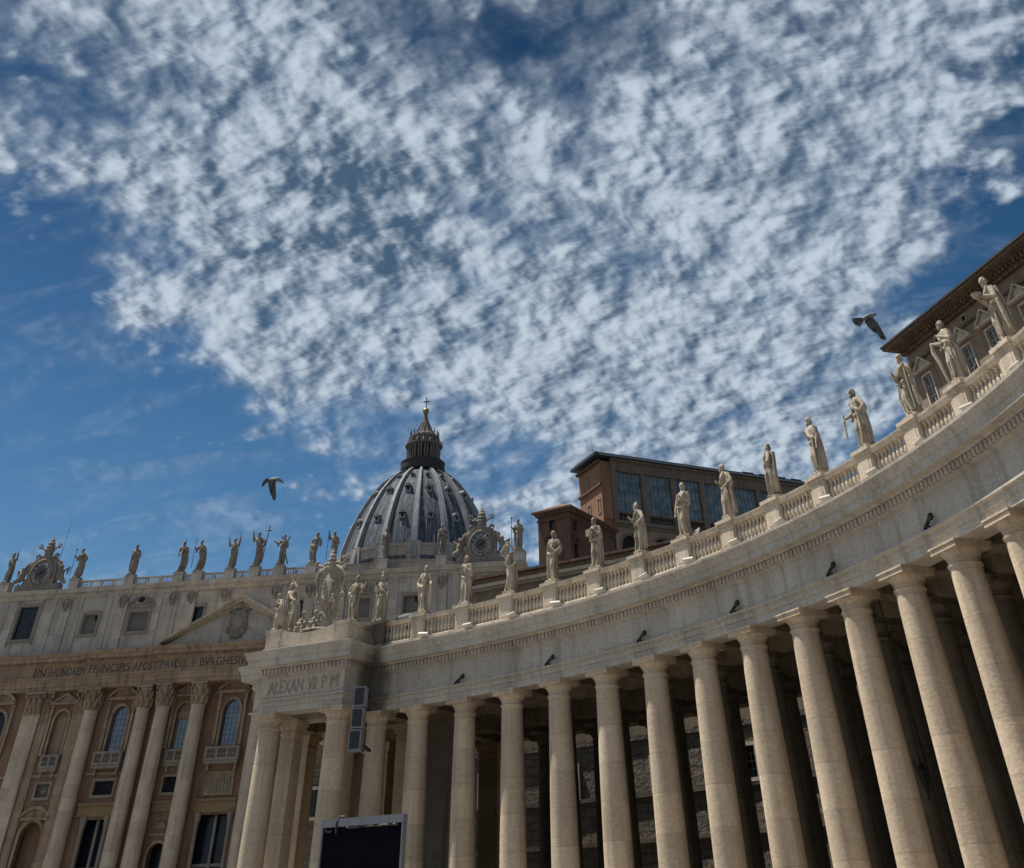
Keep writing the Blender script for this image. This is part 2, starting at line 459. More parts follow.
class MB:
    def __init__(s):
        s.v = []
        s.f = []

    def add(s, verts, faces):
        o = len(s.v)
        s.v.extend([tuple(p) for p in verts])
        s.f.extend([tuple(i + o for i in f) for f in faces])
        return s

    def box(s, x0, x1, y0, y1, z0, z1):
        return s.bbox(lambda x, d, z: (x, d, z), x0, x1, y0, y1, z0, z1)

    def bbox(s, B, x0, x1, d0, d1, z0, z1):
        v = [B(x, d, z) for z in (z0, z1) for d in (d0, d1) for x in (x0, x1)]
        return s.add(v, [(0, 2, 3, 1), (4, 5, 7, 6), (0, 1, 5, 4), (2, 6, 7, 3), (0, 4, 6, 2), (1, 3, 7, 5)])

    def quad(s, a, b, c, d):
        return s.add([a, b, c, d], [(0, 1, 2, 3)])

    def prism(s, B, poly, d0, d1):
        """polygon in (s, z) extruded from d0 to d1"""
        n = len(poly)
        v = [B(x, d0, z) for x, z in poly] + [B(x, d1, z) for x, z in poly]
        f = [tuple(range(n)), tuple(range(2 * n - 1, n - 1, -1))]
        f += [(i, (i + 1) % n, n + (i + 1) % n, n + i) for i in range(n)]
        return s.add(v, f)

    def sweep(s, path, prof, caps=True, closed=False):
        """closed profile (d, z) carried along a plan path; d is to the right of travel"""
        n = len(path)
        P2 = [Vector(p) for p in path]
        k = len(prof)
        v = []
        for i, p in enumerate(P2):
            if closed:
                t0 = (p - P2[i - 1]).normalized(); t1 = (P2[(i + 1) % n] - p).normalized()
            else:
                t1 = (P2[min(i + 1, n - 1)] - P2[min(i, n - 2)]).normalized()
                t0 = (P2[max(i, 1)] - P2[max(i - 1, 0)]).normalized()
            n0 = Vector((t0.y, -t0.x)); n1 = Vector((t1.y, -t1.x))
            m = n0 + n1
            m = m / max(0.35, m.dot(m) / 2)
            for d, z in prof:
                q = p + m * d
                v.append((q.x, q.y, z))
        f = []
        for i in range(n if closed else n - 1):
            j = (i + 1) % n
            for q in range(k):
                r = (q + 1) % k
                f.append((i * k + q, j * k + q, j * k + r, i * k + r))
        if caps and not closed:
            f.append(tuple(range(k)))
            f.append(tuple((n - 1) * k + q for q in range(k - 1, -1, -1)))
        return s.add(v, f)

    def lathe(s, prof, o=(0, 0, 0), n=24, M=None, caps=True, start=0.0, sx=1.0, sy=1.0):
        v = []
        for r, z in prof:
            for i in range(n):
                a = start + 2 * PI * i / n
                p = Vector((r * math.cos(a) * sx, r * math.sin(a) * sy, z))
                if M is not None:
                    p = M @ p
                v.append((p.x + o[0], p.y + o[1], p.z + o[2]))
        f = []
        for j in range(len(prof) - 1):
            for i in range(n):
                k = (i + 1) % n
                f.append((j * n + i, j * n + k, (j + 1) * n + k, (j + 1) * n + i))
        if caps:
            f.append(tuple(range(n - 1, -1, -1)))
            f.append(tuple((len(prof) - 1) * n + i for i in range(n)))
        return s.add(v, f)

    def ell(s, c, r, n=12, m=8, M=None):
        prof = []
        v = []
        for j in range(1, m):
            t = PI * j / m
            for i in range(n):
                a = 2 * PI * i / n
                p = Vector((r[0] * math.sin(t) * math.cos(a), r[1] * math.sin(t) * math.sin(a), -r[2] * math.cos(t)))
                if M is not None:
                    p = M @ p
                v.append((p.x + c[0], p.y + c[1], p.z + c[2]))
        for sg in (-1, 1):
            p = Vector((0, 0, sg * r[2]))
            if M is not None:
                p = M @ p
            v.append((p.x + c[0], p.y + c[1], p.z + c[2]))
        f = []
        for j in range(m - 2):
            for i in range(n):
                k = (i + 1) % n
                f.append((j * n + i, j * n + k, (j + 1) * n + k, (j + 1) * n + i))
        b, t = (m - 1) * n, (m - 1) * n + 1
        for i in range(n):
            k = (i + 1) % n
            f.append((b, k, i))
            f.append((t, (m - 2) * n + i, (m - 2) * n + k))
        return s.add(v, f)

    def tube(s, pts, rs, n=8):
        P3 = [Vector(p) for p in pts]
        if not hasattr(rs, '__len__'):
            rs = [rs] * len(P3)
        v = []
        up = None
        for i, p in enumerate(P3):
            t = (P3[min(i + 1, len(P3) - 1)] - P3[max(i - 1, 0)])
            t = t.normalized() if t.length > 1e-9 else Vector((0, 0, 1))
            if up is None:
                up = Vector((0, 0, 1)) if abs(t.z) < 0.9 else Vector((1, 0, 0))
            x = up.cross(t).normalized()
            y = t.cross(x)
            up = y
            for q in range(n):
                a = 2 * PI * q / n
                w_ = p + (x * math.cos(a) + y * math.sin(a)) * rs[i]
                v.append(tuple(w_))
        f = []
        for i in range(len(P3) - 1):
            for q in range(n):
                k = (q + 1) % n
                f.append((i * n + q, i * n + k, (i + 1) * n + k, (i + 1) * n + q))
        f.append(tuple(range(n - 1, -1, -1)))
        f.append(tuple((len(P3) - 1) * n + q for q in range(n)))
        return s.add(v, f)

    def merge(s, o, M=None):
        vs = o.v if M is None else [tuple(M @ Vector(p)) for p in o.v]
        return s.add(vs, o.f)

    def mesh(s, name, off=Vector((0, 0, 0)), smooth=True, ang=32):
        me = bpy.data.meshes.new(name)
        me.from_pydata([(p[0] - off.x, p[1] - off.y, p[2] - off.z) for p in s.v], [], s.f)
        me.update()
        bm = bmesh.new()
        bm.from_mesh(me)
        bmesh.ops.recalc_face_normals(bm, faces=bm.faces)
        bm.to_mesh(me)
        bm.free()
        if smooth:
            me.polygons.foreach_set('use_smooth', [True] * len(me.polygons))
            me.set_sharp_from_angle(angle=rad(ang))
        return me

    def build(s, name, mat, parent=None, **kw):
        off = Vector((0, 0, 0))
        p = parent
        while p is not None:
            off += p.location
            p = p.parent
        me = s.mesh(name, off, **kw)
        me.materials.append(mat)
        o = bpy.data.objects.new(name, me)
        C.objects.link(o)
        o.parent = parent
        return o


def tag(o, label=None, cat=None, group=None, kind=None):
    if label: o['label'] = label
    if cat: o['category'] = cat
    if group: o['group'] = group
    if kind: o['kind'] = kind
    return o


def empty(name, loc=(0, 0, 0), label=None, cat=None, group=None, rz=0.0):
    o = bpy.data.objects.new(name, None)
    o.location = loc
    o.rotation_euler.z = rz
    o.empty_display_size = 0.5
    C.objects.link(o)
    return tag(o, label, cat, group)


def remeshed(mb, name, voxel, smooth=2):
    """fuse overlapping primitives into one carved surface"""
    me = bpy.data.meshes.new(name + '_raw')
    me.from_pydata(mb.v, [], mb.f)
    bm = bmesh.new(); bm.from_mesh(me)
    bmesh.ops.recalc_face_normals(bm, faces=bm.faces)
    bm.to_mesh(me); bm.free()
    o = bpy.data.objects.new(name + '_raw', me)
    C.objects.link(o)
    r = o.modifiers.new('r', 'REMESH'); r.mode = 'VOXEL'; r.voxel_size = voxel; r.use_smooth_shade = True
    if smooth:
        s = o.modifiers.new('s', 'SMOOTH'); s.iterations = smooth; s.factor = 0.5
    dg = bpy.context.evaluated_depsgraph_get()
    res = bpy.data.meshes.new_from_object(o.evaluated_get(dg))
    res.name = name
    bpy.data.objects.remove(o)
    bpy.data.meshes.remove(me)
    return res


def add_mesh(name, me, mat, parent=None, loc=(0, 0, 0), rz=0.0):
    o = bpy.data.objects.new(name, me)
    me.materials.clear(); me.materials.append(mat)
    o.location = loc
    o.rotation_euler.z = rz
    C.objects.link(o)
    o.parent = parent
    return o


def lettering(text, B, s0, s1, z0, h, d, depth, mat, parent, name='inscription', shear=0.0):
    """raised or cut letters fitted between s0 and s1 on a wall plane"""
    cu = bpy.data.curves.new(name, 'FONT')
    cu.body = text
    cu.extrude = 0.5
    cu.resolution_u = 2
    o = bpy.data.objects.new(name, cu)
    C.objects.link(o)
    dg = bpy.context.evaluated_depsgraph_get()
    me = bpy.data.meshes.new_from_object(o.evaluated_get(dg))
    bpy.data.objects.remove(o)
    co = np.array([v.co[:] for v in me.vertices])
    lo, hi = co.min(0), co.max(0)
    off = Vector((0, 0, 0)); p = parent
    while p is not None:
        off += p.location; p = p.parent
    for v in me.vertices:
        x = s0 + (v.co.x - lo[0]) / (hi[0] - lo[0]) * (s1 - s0)
        z = z0 + (v.co.y - lo[1]) / (hi[1] - lo[1]) * h
        q = B(x, d + v.co.z * depth, z)
        v.co = Vector(q) - off
    me.materials.append(mat)
    ob = bpy.data.objects.new(name, me)
    C.objects.link(ob)
    ob.parent = parent
    return ob


def wall_holes(mb, B, s0, s1, z0, z1, holes, d, depth):
    """wall face at d with real openings; holes = (sa, sb, za, zb, arched)"""
    xs = sorted({s0, s1, *[h[0] for h in holes], *[h[1] for h in holes]})
    zs = sorted({z0, z1, *[h[2] for h in holes], *[h[3] for h in holes]})
    for i in range(len(xs) - 1):
        for j in range(len(zs) - 1):
            cx, cz = (xs[i] + xs[i + 1]) / 2, (zs[j] + zs[j + 1]) / 2
            if any(h[0] < cx < h[1] and h[2] < cz < h[3] for h in holes):
                continue
            mb.quad(B(xs[i], d, zs[j]), B(xs[i + 1], d, zs[j]), B(xs[i + 1], d, zs[j + 1]), B(xs[i], d, zs[j + 1]))
    for a, b, za, zb, arch in holes:
        q = d - depth
        mb.quad(B(a, d, za), B(a, q, za), B(b, q, za), B(b, d, za))
        if arch:
            r = (b - a) / 2; cx = (a + b) / 2; zc = zb - r
            n = 12
            pts = [(cx - r * math.cos(PI * i / n), zc + r * math.sin(PI * i / n)) for i in range(n + 1)]
            mb.quad(B(a, d, za), B(a, d, zc), B(a, q, zc), B(a, q, za))
            mb.quad(B(b, d, za), B(b, q, za), B(b, q, zc), B(b, d, zc))
            for i in range(n):
                (x0, y0), (x1, y1) = pts[i], pts[i + 1]
                mb.quad(B(x0, d, y0), B(x1, d, y1), B(x1, q, y1), B(x0, q, y0))
                mb.quad(B(x0, d, y0), B(x0, d, zb), B(x1, d, zb), B(x1, d, y1))
        else:
            mb.quad(B(a, d, za), B(a, d, zb), B(a, q, zb), B(a, q, za))
            mb.quad(B(b, d, za), B(b, q, za), B(b, q, zb), B(b, d, zb))
            mb.quad(B(a, d, zb), B(b, d, zb), B(b, q, zb), B(a, q, zb))
    return mb


def arch_poly(a, b, za, zb, n=12):
    r = (b - a) / 2; cx = (a + b) / 2; zc = zb - r
    return [(a, za), (b, za)] + [(cx + r * math.cos(PI * i / n), zc + r * math.sin(PI * i / n)) for i in range(n + 1)]


def frame_rect(mb, B, a, b, za, zb, wd, d0, d1):
    mb.bbox(B, a - wd, a, d0, d1, za - wd, zb + wd)
    mb.bbox(B, b, b + wd, d0, d1, za - wd, zb + wd)
    mb.bbox(B, a, b, d0, d1, zb, zb + wd)
    mb.bbox(B, a, b, d0, d1, za - wd, za)
    return mb


def frame_arch(mb, B, a, b, za, zb, wd, d0, d1, n=12):
    r = (b - a) / 2; cx = (a + b) / 2; zc = zb - r
    mb.bbox(B, a - wd, a, d0, d1, za, zc)
    mb.bbox(B, b, b + wd, d0, d1, za, zc)
    for i in range(n):
        t0, t1 = PI * i / n, PI * (i + 1) / n
        poly = [(cx + q * math.cos(t), zc + q * math.sin(t)) for q, t in ((r, t0), (r + wd, t0), (r + wd, t1), (r, t1))]
        mb.prism(B, poly, d0, d1)
    return mb


def mullions(mb, B, a, b, za, zb, nx, nz, t, d0, d1):
    for i in range(1, nx):
        x = a + (b - a) * i / nx
        mb.bbox(B, x - t / 2, x + t / 2, d0, d1, za, zb)
    for j in range(1, nz):
        z = za + (zb - za) * j / nz
        mb.bbox(B, a, b, d0 + 0.004, d1 - 0.004, z - t / 2, z + t / 2)
    return mb


def tri_ped(mb, B, a, b, z, h, t, d0, d1):
    c = (a + b) / 2
    mb.bbox(B, a, b, d0, d1, z, z + t)
    mb.prism(B, [(a, z + t + 0.003), (a + t * 1.2, z + t + 0.003), (c, z + h - t), (c, z + h)], d0, d1)
    mb.prism(B, [(b, z + t + 0.003), (c + 0.002, z + h), (c + 0.002, z + h - t), (b - t * 1.2, z + t + 0.003)], d0, d1)
    mb.prism(B, [(a + t * 1.25, z + t + 0.003), (b - t * 1.25, z + t + 0.003), (c, z + h - t - 0.02)], d0, d0 + (d1 - d0) * 0.35)
    return mb


def seg_ped(mb, B, a, b, z, h, t, d0, d1, n=10):
    c = (a + b) / 2; w2 = (b - a) / 2
    R = (w2 * w2 + h * h) / (2 * h); zc = z + h - R
    ang = math.asin(min(1, w2 / R))
    mb.bbox(B, a, b, d0, d1, z - t, z)
    for i in range(n):
        t0, t1 = -ang + 2 * ang * i / n, -ang + 2 * ang * (i + 1) / n
        mb.prism(B, [(c + q * math.sin(t_), zc + q * math.cos(t_)) for q, t_ in ((R - t, t0), (R, t0), (R, t1), (R - t, t1))], d0, d1)
    mb.prism(B, [(c + (R - t) * math.sin(-ang + 2 * ang * i / n) * 0.97, max(z + 0.003, zc + (R - t) * math.cos(-ang + 2 * ang * i / n))) for i in range(n + 1)], d0, d0 + (d1 - d0) * 0.3)
    return mb


BAL_PROF = [(0.11, 0), (0.11, 0.06), (0.07, 0.09), (0.085, 0.16), (0.125, 0.30), (0.11, 0.42), (0.06, 0.60), (0.055, 0.66), (0.085, 0.70), (0.075, 0.74), (0.11, 0.77), (0.11, 0.84)]


def baluster(mb, x, y, z, h, k=1.0, n=8):
    mb.lathe([(r * k, q / 0.84 * h) for r, q in BAL_PROF], (x, y, z), n)


# ------------------------------------------------------------------ ground
g = MB().lathe([(0.01, 0), (200, 0), (3500, 0)], (60, -150, 0), 64, caps=False)
tag(g.build('piazza_ground', GROUND, smooth=False), kind='structure')

# ------------------------------------------------------------------ colonnade
OX, OY, R0, PH0, DPH = 46.202, -207.024, 63.149, 1.123, -0.06


def phi(k):
    return PH0 + DPH * (k + 0.003 * max(0.0, k - 8.0) ** 2)


def cp(k, r, z=0.0):
    """point at column index k, radial offset r from the front row (minus = towards the piazza)"""
    a = phi(k)
    q = R0 + r - 0.014 * max(0.0, k - 8.0) ** 2      # the oval tightens towards its far end
    return Vector((OX + q * math.cos(a), OY + q * math.sin(a), z))


def arc(k0, k1, r, step=0.25):
    n = max(2, int(abs(k1 - k0) / step))
    return [tuple(cp(k0 + (k1 - k0) * i / n, r)[:2]) for i in range(n + 1)]


KEND = 17.5
KL = -3.3
col_root = empty('colonnade', (OX, OY, 0), 'curved travertine colonnade with tall columns, entablature and balustrade sweeping across the right', 'colonnade')

ENT = [(-0.62, 12.5), (0.62, 12.5), (0.62, 12.8), (0.68, 12.815), (0.68, 13.03), (0.74, 13.05), (0.83, 13.08), (0.83, 13.155), (0.65, 13.19),
       (0.65, 14.27), (0.72, 14.30), (0.80, 14.36), (0.86, 14.375), (0.86, 14.64), (1.02, 14.665), (1.08, 14.74), (1.44, 14.755), (1.455, 15.06),
       (1.50, 15.075), (1.53, 15.16), (1.62, 15.33), (1.69, 15.40), (1.70, 15.50), (0.85, 15.60), (0.85, 15.74), (-0.62, 15.74)]
m = MB()
back0 = tuple(cp(KL, 16.3)[:2])
m.sweep([back0] + arc(KL, KEND, 0.0), ENT)
L = R0 * -DPH
nd = int((KEND - KL) * L / 0.30)
for i in range(nd):
    k = KL + (KEND - KL) * (i + 0.5) / nd
    a = phi(k)
    B = Basis(cp(k, 0)[:2], math.degrees(a) - 90)
    m.bbox(B, -0.095, 0.095, 0.84, 1.0, 14.39, 14.632)
ent = m.build('entablature', CORN, col_root)

# porch frame
PB = Basis((67.10, -147.57), -17.0)
PS, PD = 2.56, 3.15
p2 = lambda s_, d_: PB(s_, d_, 0)[:2]
m = MB()
m.sweep([p2(-PS, -0.3), p2(-PS, PD), p2(PS, PD), p2(PS, -0.3)], [(d, z + 0.006) for d, z in ENT])
for i in range(22):
    s_ = -PS - 0.75 + (2 * PS + 1.5) * (i + 0.5) / 22
    m.bbox(PB, s_ - 0.085, s_ + 0.085, PD + 0.84, PD + 1.0, 14.39, 14.632)
for i in range(11):
    d_ = 0.6 + (PD + 0.1) * (i + 0.5) / 11
    for sg in (-1, 1):
        m.bbox(PB, sg * (PS + 0.84), sg * (PS + 1.0), d_ - 0.085, d_ + 0.085, 14.39, 14.632)
pent = m.build('porch_entablature', CORN, col_root)
# panel on the porch frieze with its cut inscription
m = MB()
m.bbox(PB, -2.95, 2.95, PD + 0.645, PD + 0.665, 13.24, 14.24)
m.build('frieze_panel', TRAV, pent, smooth=False)
lettering('ALEXAN', PB, -2.6, 0.1, 13.42, 0.62, PD + 0.67, 0.05, LETTERG, pent)
lettering('VII', PB, 0.45, 1.12, 13.42, 0.62, PD + 0.67, 0.05, LETTERG, pent)
lettering('P M', PB, 1.55, 2.75, 13.42, 0.62, PD + 0.67, 0.05, LETTERG, pent)
# ceiling of the porch and coffers
m = MB()
m.bbox(PB, -PS, PS, -0.4, PD, 13.3, 13.5)
for d_ in (1.1, 2.1):
    m.bbox(PB, -PS + 0.62, PS - 0.62, d_ - 0.12, d_ + 0.12, 13.05, 13.296)
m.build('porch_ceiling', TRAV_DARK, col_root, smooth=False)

# one Tuscan column: shaft with entasis, capital, base
def column_parts(rb=0.76, rt=0.635, h0=0.45):
    sh = [(rb, h0 + 0.62)]
    for i in range(13):
        t = i / 12
        r = rb + (rt - rb) * (max(0, t - 0.25) / 0.75) ** 1.6
        sh.append((r, h0 + 0.66 + (11.72 - h0 - 0.66) * t))
    sh += [(rt + 0.015, 11.74), (rt + 0.055, 11.77), (rt + 0.06, 11.83), (rt + 0.015, 11.86), (rt, 11.87)]
    a = MB().lathe(sh, n=28)
    k = rt / 0.635
    b = MB().lathe([(rt, 11.871), (rt, 12.0), (rt + 0.03, 12.01), (rt + 0.035, 12.05), (rt + 0.07, 12.10), (rt + 0.15, 12.19), (rt + 0.185, 12.255)], n=28)
    hw = 0.845 * k
    b.box(-hw, hw, -hw, hw, 12.26, 12.43)
    b.box(-hw - 0.04, hw + 0.04, -hw - 0.04, hw + 0.04, 12.432, 12.498)
    c = MB().lathe([(rb * 1.32, h0 + 0.25), (rb * 1.38, h0 + 0.32), (rb * 1.38, h0 + 0.45), (rb * 1.3, h0 + 0.53), (rb * 1.08, h0 + 0.56), (rb * 1.05, h0 + 0.619)], n=28)
    q = rb * 1.36
    c.box(-q, q, -q, q, h0, h0 + 0.248)
    return a, b, c


def column(loc, rz, parts, mats):
    o = bpy.data.objects.new('column', parts[0]); C.objects.link(o)
    o.parent = col_root
    o.location = (loc[0] - OX, loc[1] - OY, 0)
    o.rotation_euler.z = rz
    for nm, me in (('capital', parts[1]), ('base', parts[2])):
        c = bpy.data.objects.new(nm, me); C.objects.link(c); c.parent = o
    return o


def meshes_of(parts, mat):
    out_ = []
    for nm, p in zip(('column', 'capital', 'base'), parts):
        me = p.mesh(nm); me.materials.append(mat); out_.append(me)
    return out_


ROWS = [0.0, 4.6, 10.4, 15.0]
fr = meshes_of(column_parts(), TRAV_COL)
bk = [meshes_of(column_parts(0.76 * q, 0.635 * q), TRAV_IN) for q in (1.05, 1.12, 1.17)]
rng = random.Random(4)
for ri, r in enumerate(ROWS):
    for k in range(-1, 17):
        if ri == 0 and k < 0:
            continue
        if k < 0:
            continue
        p = cp(k, r)
        column(p, phi(k) + rng.choice((0, PI / 2, PI, 1.5 * PI)), fr if ri == 0 else bk[ri - 1], None)
column(cp(-0.88, 0.0), phi(-0.88), fr, None)
for s_ in (-PS, PS):
    column(Vector(PB(s_, PD, 0)), rad(-17), fr, None)


def pier(B, s_, d_, hw, hd, mat, z1=12.5, z0=0.45):
    m = MB()
    m.bbox(B, s_ - hw, s_ + hw, d_ - hd, d_ + hd, z0 + 0.5, 11.76)
    m.bbox(B, s_ - hw - 0.05, s_ + hw + 0.05, d_ - hd - 0.05, d_ + hd + 0.05, 11.763, 11.86)
    m.bbox(B, s_ - hw, s_ + hw, d_ - hd, d_ + hd, 11.863, 12.02)
    m.bbox(B, s_ - hw - 0.1, s_ + hw + 0.1, d_ - hd - 0.1, d_ + hd + 0.1, 12.023, 12.24)
    m.bbox(B, s_ - hw - 0.2, s_ + hw + 0.2, d_ - hd - 0.2, d_ + hd + 0.2, 12.243, z1 - 0.003)
    m.bbox(B, s_ - hw - 0.15, s_ + hw + 0.15, d_ - hd - 0.15, d_ + hd + 0.15, z0, z0 + 0.497)
    return m.build('pier', mat, col_root, smooth=False)


for k, r, hw, hd in ((-1.42, -0.55, 0.42, 0.5), (KL + 0.18, 0.05, 0.62, 0.62), (-2.52, -0.75, 0.55, 0.5), 
                     (-2.5, 4.6, 0.75, 0.6), (-1.05, 4.6, 0.7, 0.6), (-3.15, 4.6, 0.5, 0.6), (-2.5, 10.4, 0.8, 0.6), (-1.05, 10.4, 0.8, 0.6), (-3.15, 10.4, 0.5, 0.6),
                     (-2.5, 15.0, 0.8, 0.6), (-1.05, 15.0, 0.8, 0.6), (-3.15, 15.0, 0.5, 0.6)):
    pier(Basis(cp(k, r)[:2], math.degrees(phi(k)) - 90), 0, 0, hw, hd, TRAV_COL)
# wall that closes the end bay beside the porch
m = MB()
m.sweep(arc(-0.98, -0.1, 4.6), [(-0.15, 0.45), (0.15, 0.45), (0.15, 12.49), (-0.15, 12.49)])
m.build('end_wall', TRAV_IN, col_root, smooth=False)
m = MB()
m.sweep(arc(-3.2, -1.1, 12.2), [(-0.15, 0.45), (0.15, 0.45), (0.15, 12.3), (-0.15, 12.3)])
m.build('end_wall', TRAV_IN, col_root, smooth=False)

# beams over the inner rows, radial beams, aisle ceilings and the central barrel vault
m = MB()
for r in ROWS[1:]:
    m.sweep(arc(KL + 0.25, KEND, r), [(-0.6, 12.503), (0.6, 12.503), (0.6, 13.1), (0.72, 13.15), (0.72, 13.25), (-0.72, 13.25), (-0.72, 13.15), (-0.6, 13.1)])
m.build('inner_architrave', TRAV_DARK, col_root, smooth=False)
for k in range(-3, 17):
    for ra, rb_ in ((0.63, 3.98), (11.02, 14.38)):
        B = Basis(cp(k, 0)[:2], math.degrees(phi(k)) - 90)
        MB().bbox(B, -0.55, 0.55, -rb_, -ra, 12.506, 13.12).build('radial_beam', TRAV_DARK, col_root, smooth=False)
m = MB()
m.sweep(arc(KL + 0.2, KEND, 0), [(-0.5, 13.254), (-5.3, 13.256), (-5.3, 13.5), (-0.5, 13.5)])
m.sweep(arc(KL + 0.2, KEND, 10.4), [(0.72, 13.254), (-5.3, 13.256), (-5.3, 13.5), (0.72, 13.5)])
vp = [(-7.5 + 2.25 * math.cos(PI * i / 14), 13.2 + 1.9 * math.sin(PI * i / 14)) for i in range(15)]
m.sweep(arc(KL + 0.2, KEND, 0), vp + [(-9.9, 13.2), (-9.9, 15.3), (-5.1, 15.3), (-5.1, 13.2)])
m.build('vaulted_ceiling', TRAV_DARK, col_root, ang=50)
m = MB()
m.sweep(arc(KL + 0.1, KEND, 0), [(-0.5, 15.30), (-0.5, 15.76), (-8.5, 16.25), (-16.3, 15.76), (-16.3, 15.30)])
m.sweep(arc(KL + 0.1, KEND, 15.0), [(0.6, 13.255), (-0.62, 13.255), (-0.62, 15.3), (0.6, 15.3)])
m.build('roof', TILE, col_root, smooth=False)
m = MB()
for i in range(3):
    m.sweep(arc(KL - 0.3, KEND, 0, 0.5), [(2.3 - 0.4 * i, 0.0 + 0.15 * i), (2.3 - 0.4 * i, 0.15 + 0.15 * i), (-17, 0.15 + 0.15 * i), (-17, 0.15 * i)][::1])
m.bbox(PB, -4.2, 4.2, -0.5, 5.2, 0.0, 0.447)
m.build('steps', TRAV, col_root, smooth=False)

# balustrade: pedestals over every column, panels of turned balusters between
KP = [k for k in range(-1, 17)]
for k in KP:
    kk = k if k >= 0 else -0.92
    B = Basis(cp(kk, 0)[:2], math.degrees(phi(kk)) - 90)
    m = MB()
    m.bbox(B, -0.53, 0.53, -0.45, 0.63, 15.9, 16.86)
    m.bbox(B, -0.60, 0.60, -0.5, 0.70, 15.7, 15.897)
    m.bbox(B, -0.57, 0.57, -0.48, 0.67, 16.863, 16.98)
    m.bbox(B, -0.66, 0.66, -0.55, 0.76, 16.983, 17.13)
    m.bbox(B, -0.38, 0.38, 0.55, 0.645, 16.0, 16.76)
    m.build('pedestal', TRAV, col_root, smooth=False)
for k in KP[:-1]:
    a0 = (k if k >= 0 else -0.92)
    half = 0.535 / L
    k0, k1 = a0 + half, k + 1 - half
    m = MB()
    m.sweep(arc(k0, k1, 0), [(0.02, 15.7), (0.50, 15.7), (0.50, 15.93), (0.44, 15.97), (0.08, 15.97), (0.02, 15.93)])
    m.sweep(arc(k0, k1, 0), [(0.04, 16.82), (0.48, 16.82), (0.54, 16.88), (0.56, 17.05), (-0.04, 17.05), (-0.02, 16.88)])
    nb = 9 if k >= 0 else 8
    for i in range(nb):
        q = cp(k0 + (k1 - k0) * (i + 0.5) / nb, -0.27)
        baluster(m, q.x, q.y, 15.965, 0.86, 1.18, 10)
    m.build('balustrade_panel', TRAV, col_root, ang=40)

# parapet of the porch: two pedestals and a dipping wall between them
m = MB()
PF = PD + 0.62
n = 14
curve = [(-2.35 + 4.35 * i / n, 16.45 + 0.28 * (2 * i / n - 1) ** 2) for i in range(n + 1)]
m.prism(PB, [(-2.35, 15.65), (2.0, 15.65)] + curve[::-1], PF - 1.9, PF - 0.1)
for s0, s1 in ((-3.45, -2.353), (2.003, 3.2)):
    m.bbox(PB, s0, s1, PF - 2.6, PF, 15.6, 16.58)
    m.bbox(PB, s0 - 0.07, s1 + 0.07, PF - 2.67, PF + 0.07, 16.583, 16.78)
    m.bbox(PB, s0 - 0.05, s1 + 0.05, PF - 2.65, PF + 0.05, 15.58, 15.8)
m.build('porch_parapet', TRAV, col_root, smooth=False)

# rough wall and houses seen behind the columns
wall = empty('rough_stone_wall', tuple(cp(6, 22)), 'high rough ashlar wall with small windows behind the colonnade', 'wall')
m = MB()
m.sweep(arc(-6, 19, 22, 0.5), [(0, 0), (0, 12.6), (0.12, 12.65), (0.12, 12.95), (-1.5, 12.95), (-1.5, 0)])
m.build('masonry', WALLROCK, wall, smooth=False)
m = MB()
m.sweep(arc(-6, 19, 23, 0.5), [(0, 12.96), (0, 17.5), (-4, 17.5), (-4, 12.96)])
m.build('upper_storey', OLIVE, wall, smooth=False)
m = MB()
for z in (9.6, 7.3):
    m.sweep(arc(-6, 19, 22, 0.5), [(0.004, z), (0.14, z), (0.14, z + 0.22), (0.004, z + 0.22)])
m.build('string_course', LOGSTONE, wall, smooth=False)
for kq in np.arange(-5, 18, 1.5):
    B = Basis(cp(kq, 22)[:2], math.degrees(phi(kq)) - 90)
    fr_ = frame_rect(MB(), B, -0.55, 0.55, 9.95, 11.55, 0.2, 0.003, 0.16).build('window', TRAV, wall, smooth=False)
    mm = MB(); mm.bbox(B, -0.55, 0.55, 0.004, 0.04, 9.95, 11.55)
    mm.build('pane', WINDARK, fr_, smooth=False)
    frr = MB(); mullions(frr, B, -0.55, 0.55, 9.95, 11.55, 3, 4, 0.05, 0.05, 0.1)
    frr.build('bars', IRON, fr_, smooth=False)

# ------------------------------------------------------------------ basilica
bas = empty('basilica', (0, 0, 0), 'basilica facade with giant columns and pediment, ribbed lead dome with lantern rising behind', 'basilica')
ZB = 6.0

# wall with its openings ----------------------------------------------------
BAYS = []   # (kind, x)
for sg in (-1, 1):
    BAYS += [('b', sg * 9.75), ('c', sg * 22.9), ('d', sg * 35.1), ('e', sg * 48.9)]
BAYS.append(('a', 0.0))
holes = []
for kind, x in BAYS:
    if kind == 'a':
        holes += [(x - 1.7, x + 1.7, 29.9, 36.5, True), (x - 3.4, x + 3.4, ZB, 20.7, False)]
    elif kind == 'b':
        holes += [(x - 1.45, x + 1.45, 29.8, 36.3, True), (x - 1.4, x + 1.4, 23.8, 25.9, False), (x - 1.7, x + 1.7, ZB, 17.3, True)]
    elif kind == 'c':
        holes += [(x - 1.6, x + 1.6, 29.7, 36.3, True), (x - 1.95, x + 1.95, 23.8, 25.7, False), (x - 2.6, x + 2.6, ZB, 20.6, False)]
    elif kind == 'd':
        holes += [(x - 1.5, x + 1.5, 29.6, 36.0, True), (x - 1.3, x + 1.3, 23.8, 25.6, False), (x - 2.1, x + 2.1, ZB, 20.6, True)]
    else:
        holes += [(x - 1.9, x + 1.9, 29.6, 36.4, True), (x - 3.1, x + 3.1, ZB, 22.0, True)]
m = wall_holes(MB(), WB, -57.4, 57.4, ZB, 39.2, holes, 0.0, 0.9)
m.bbox(WB, -57.4, 57.4, -2.6, -2.5, ZB, 39.2)
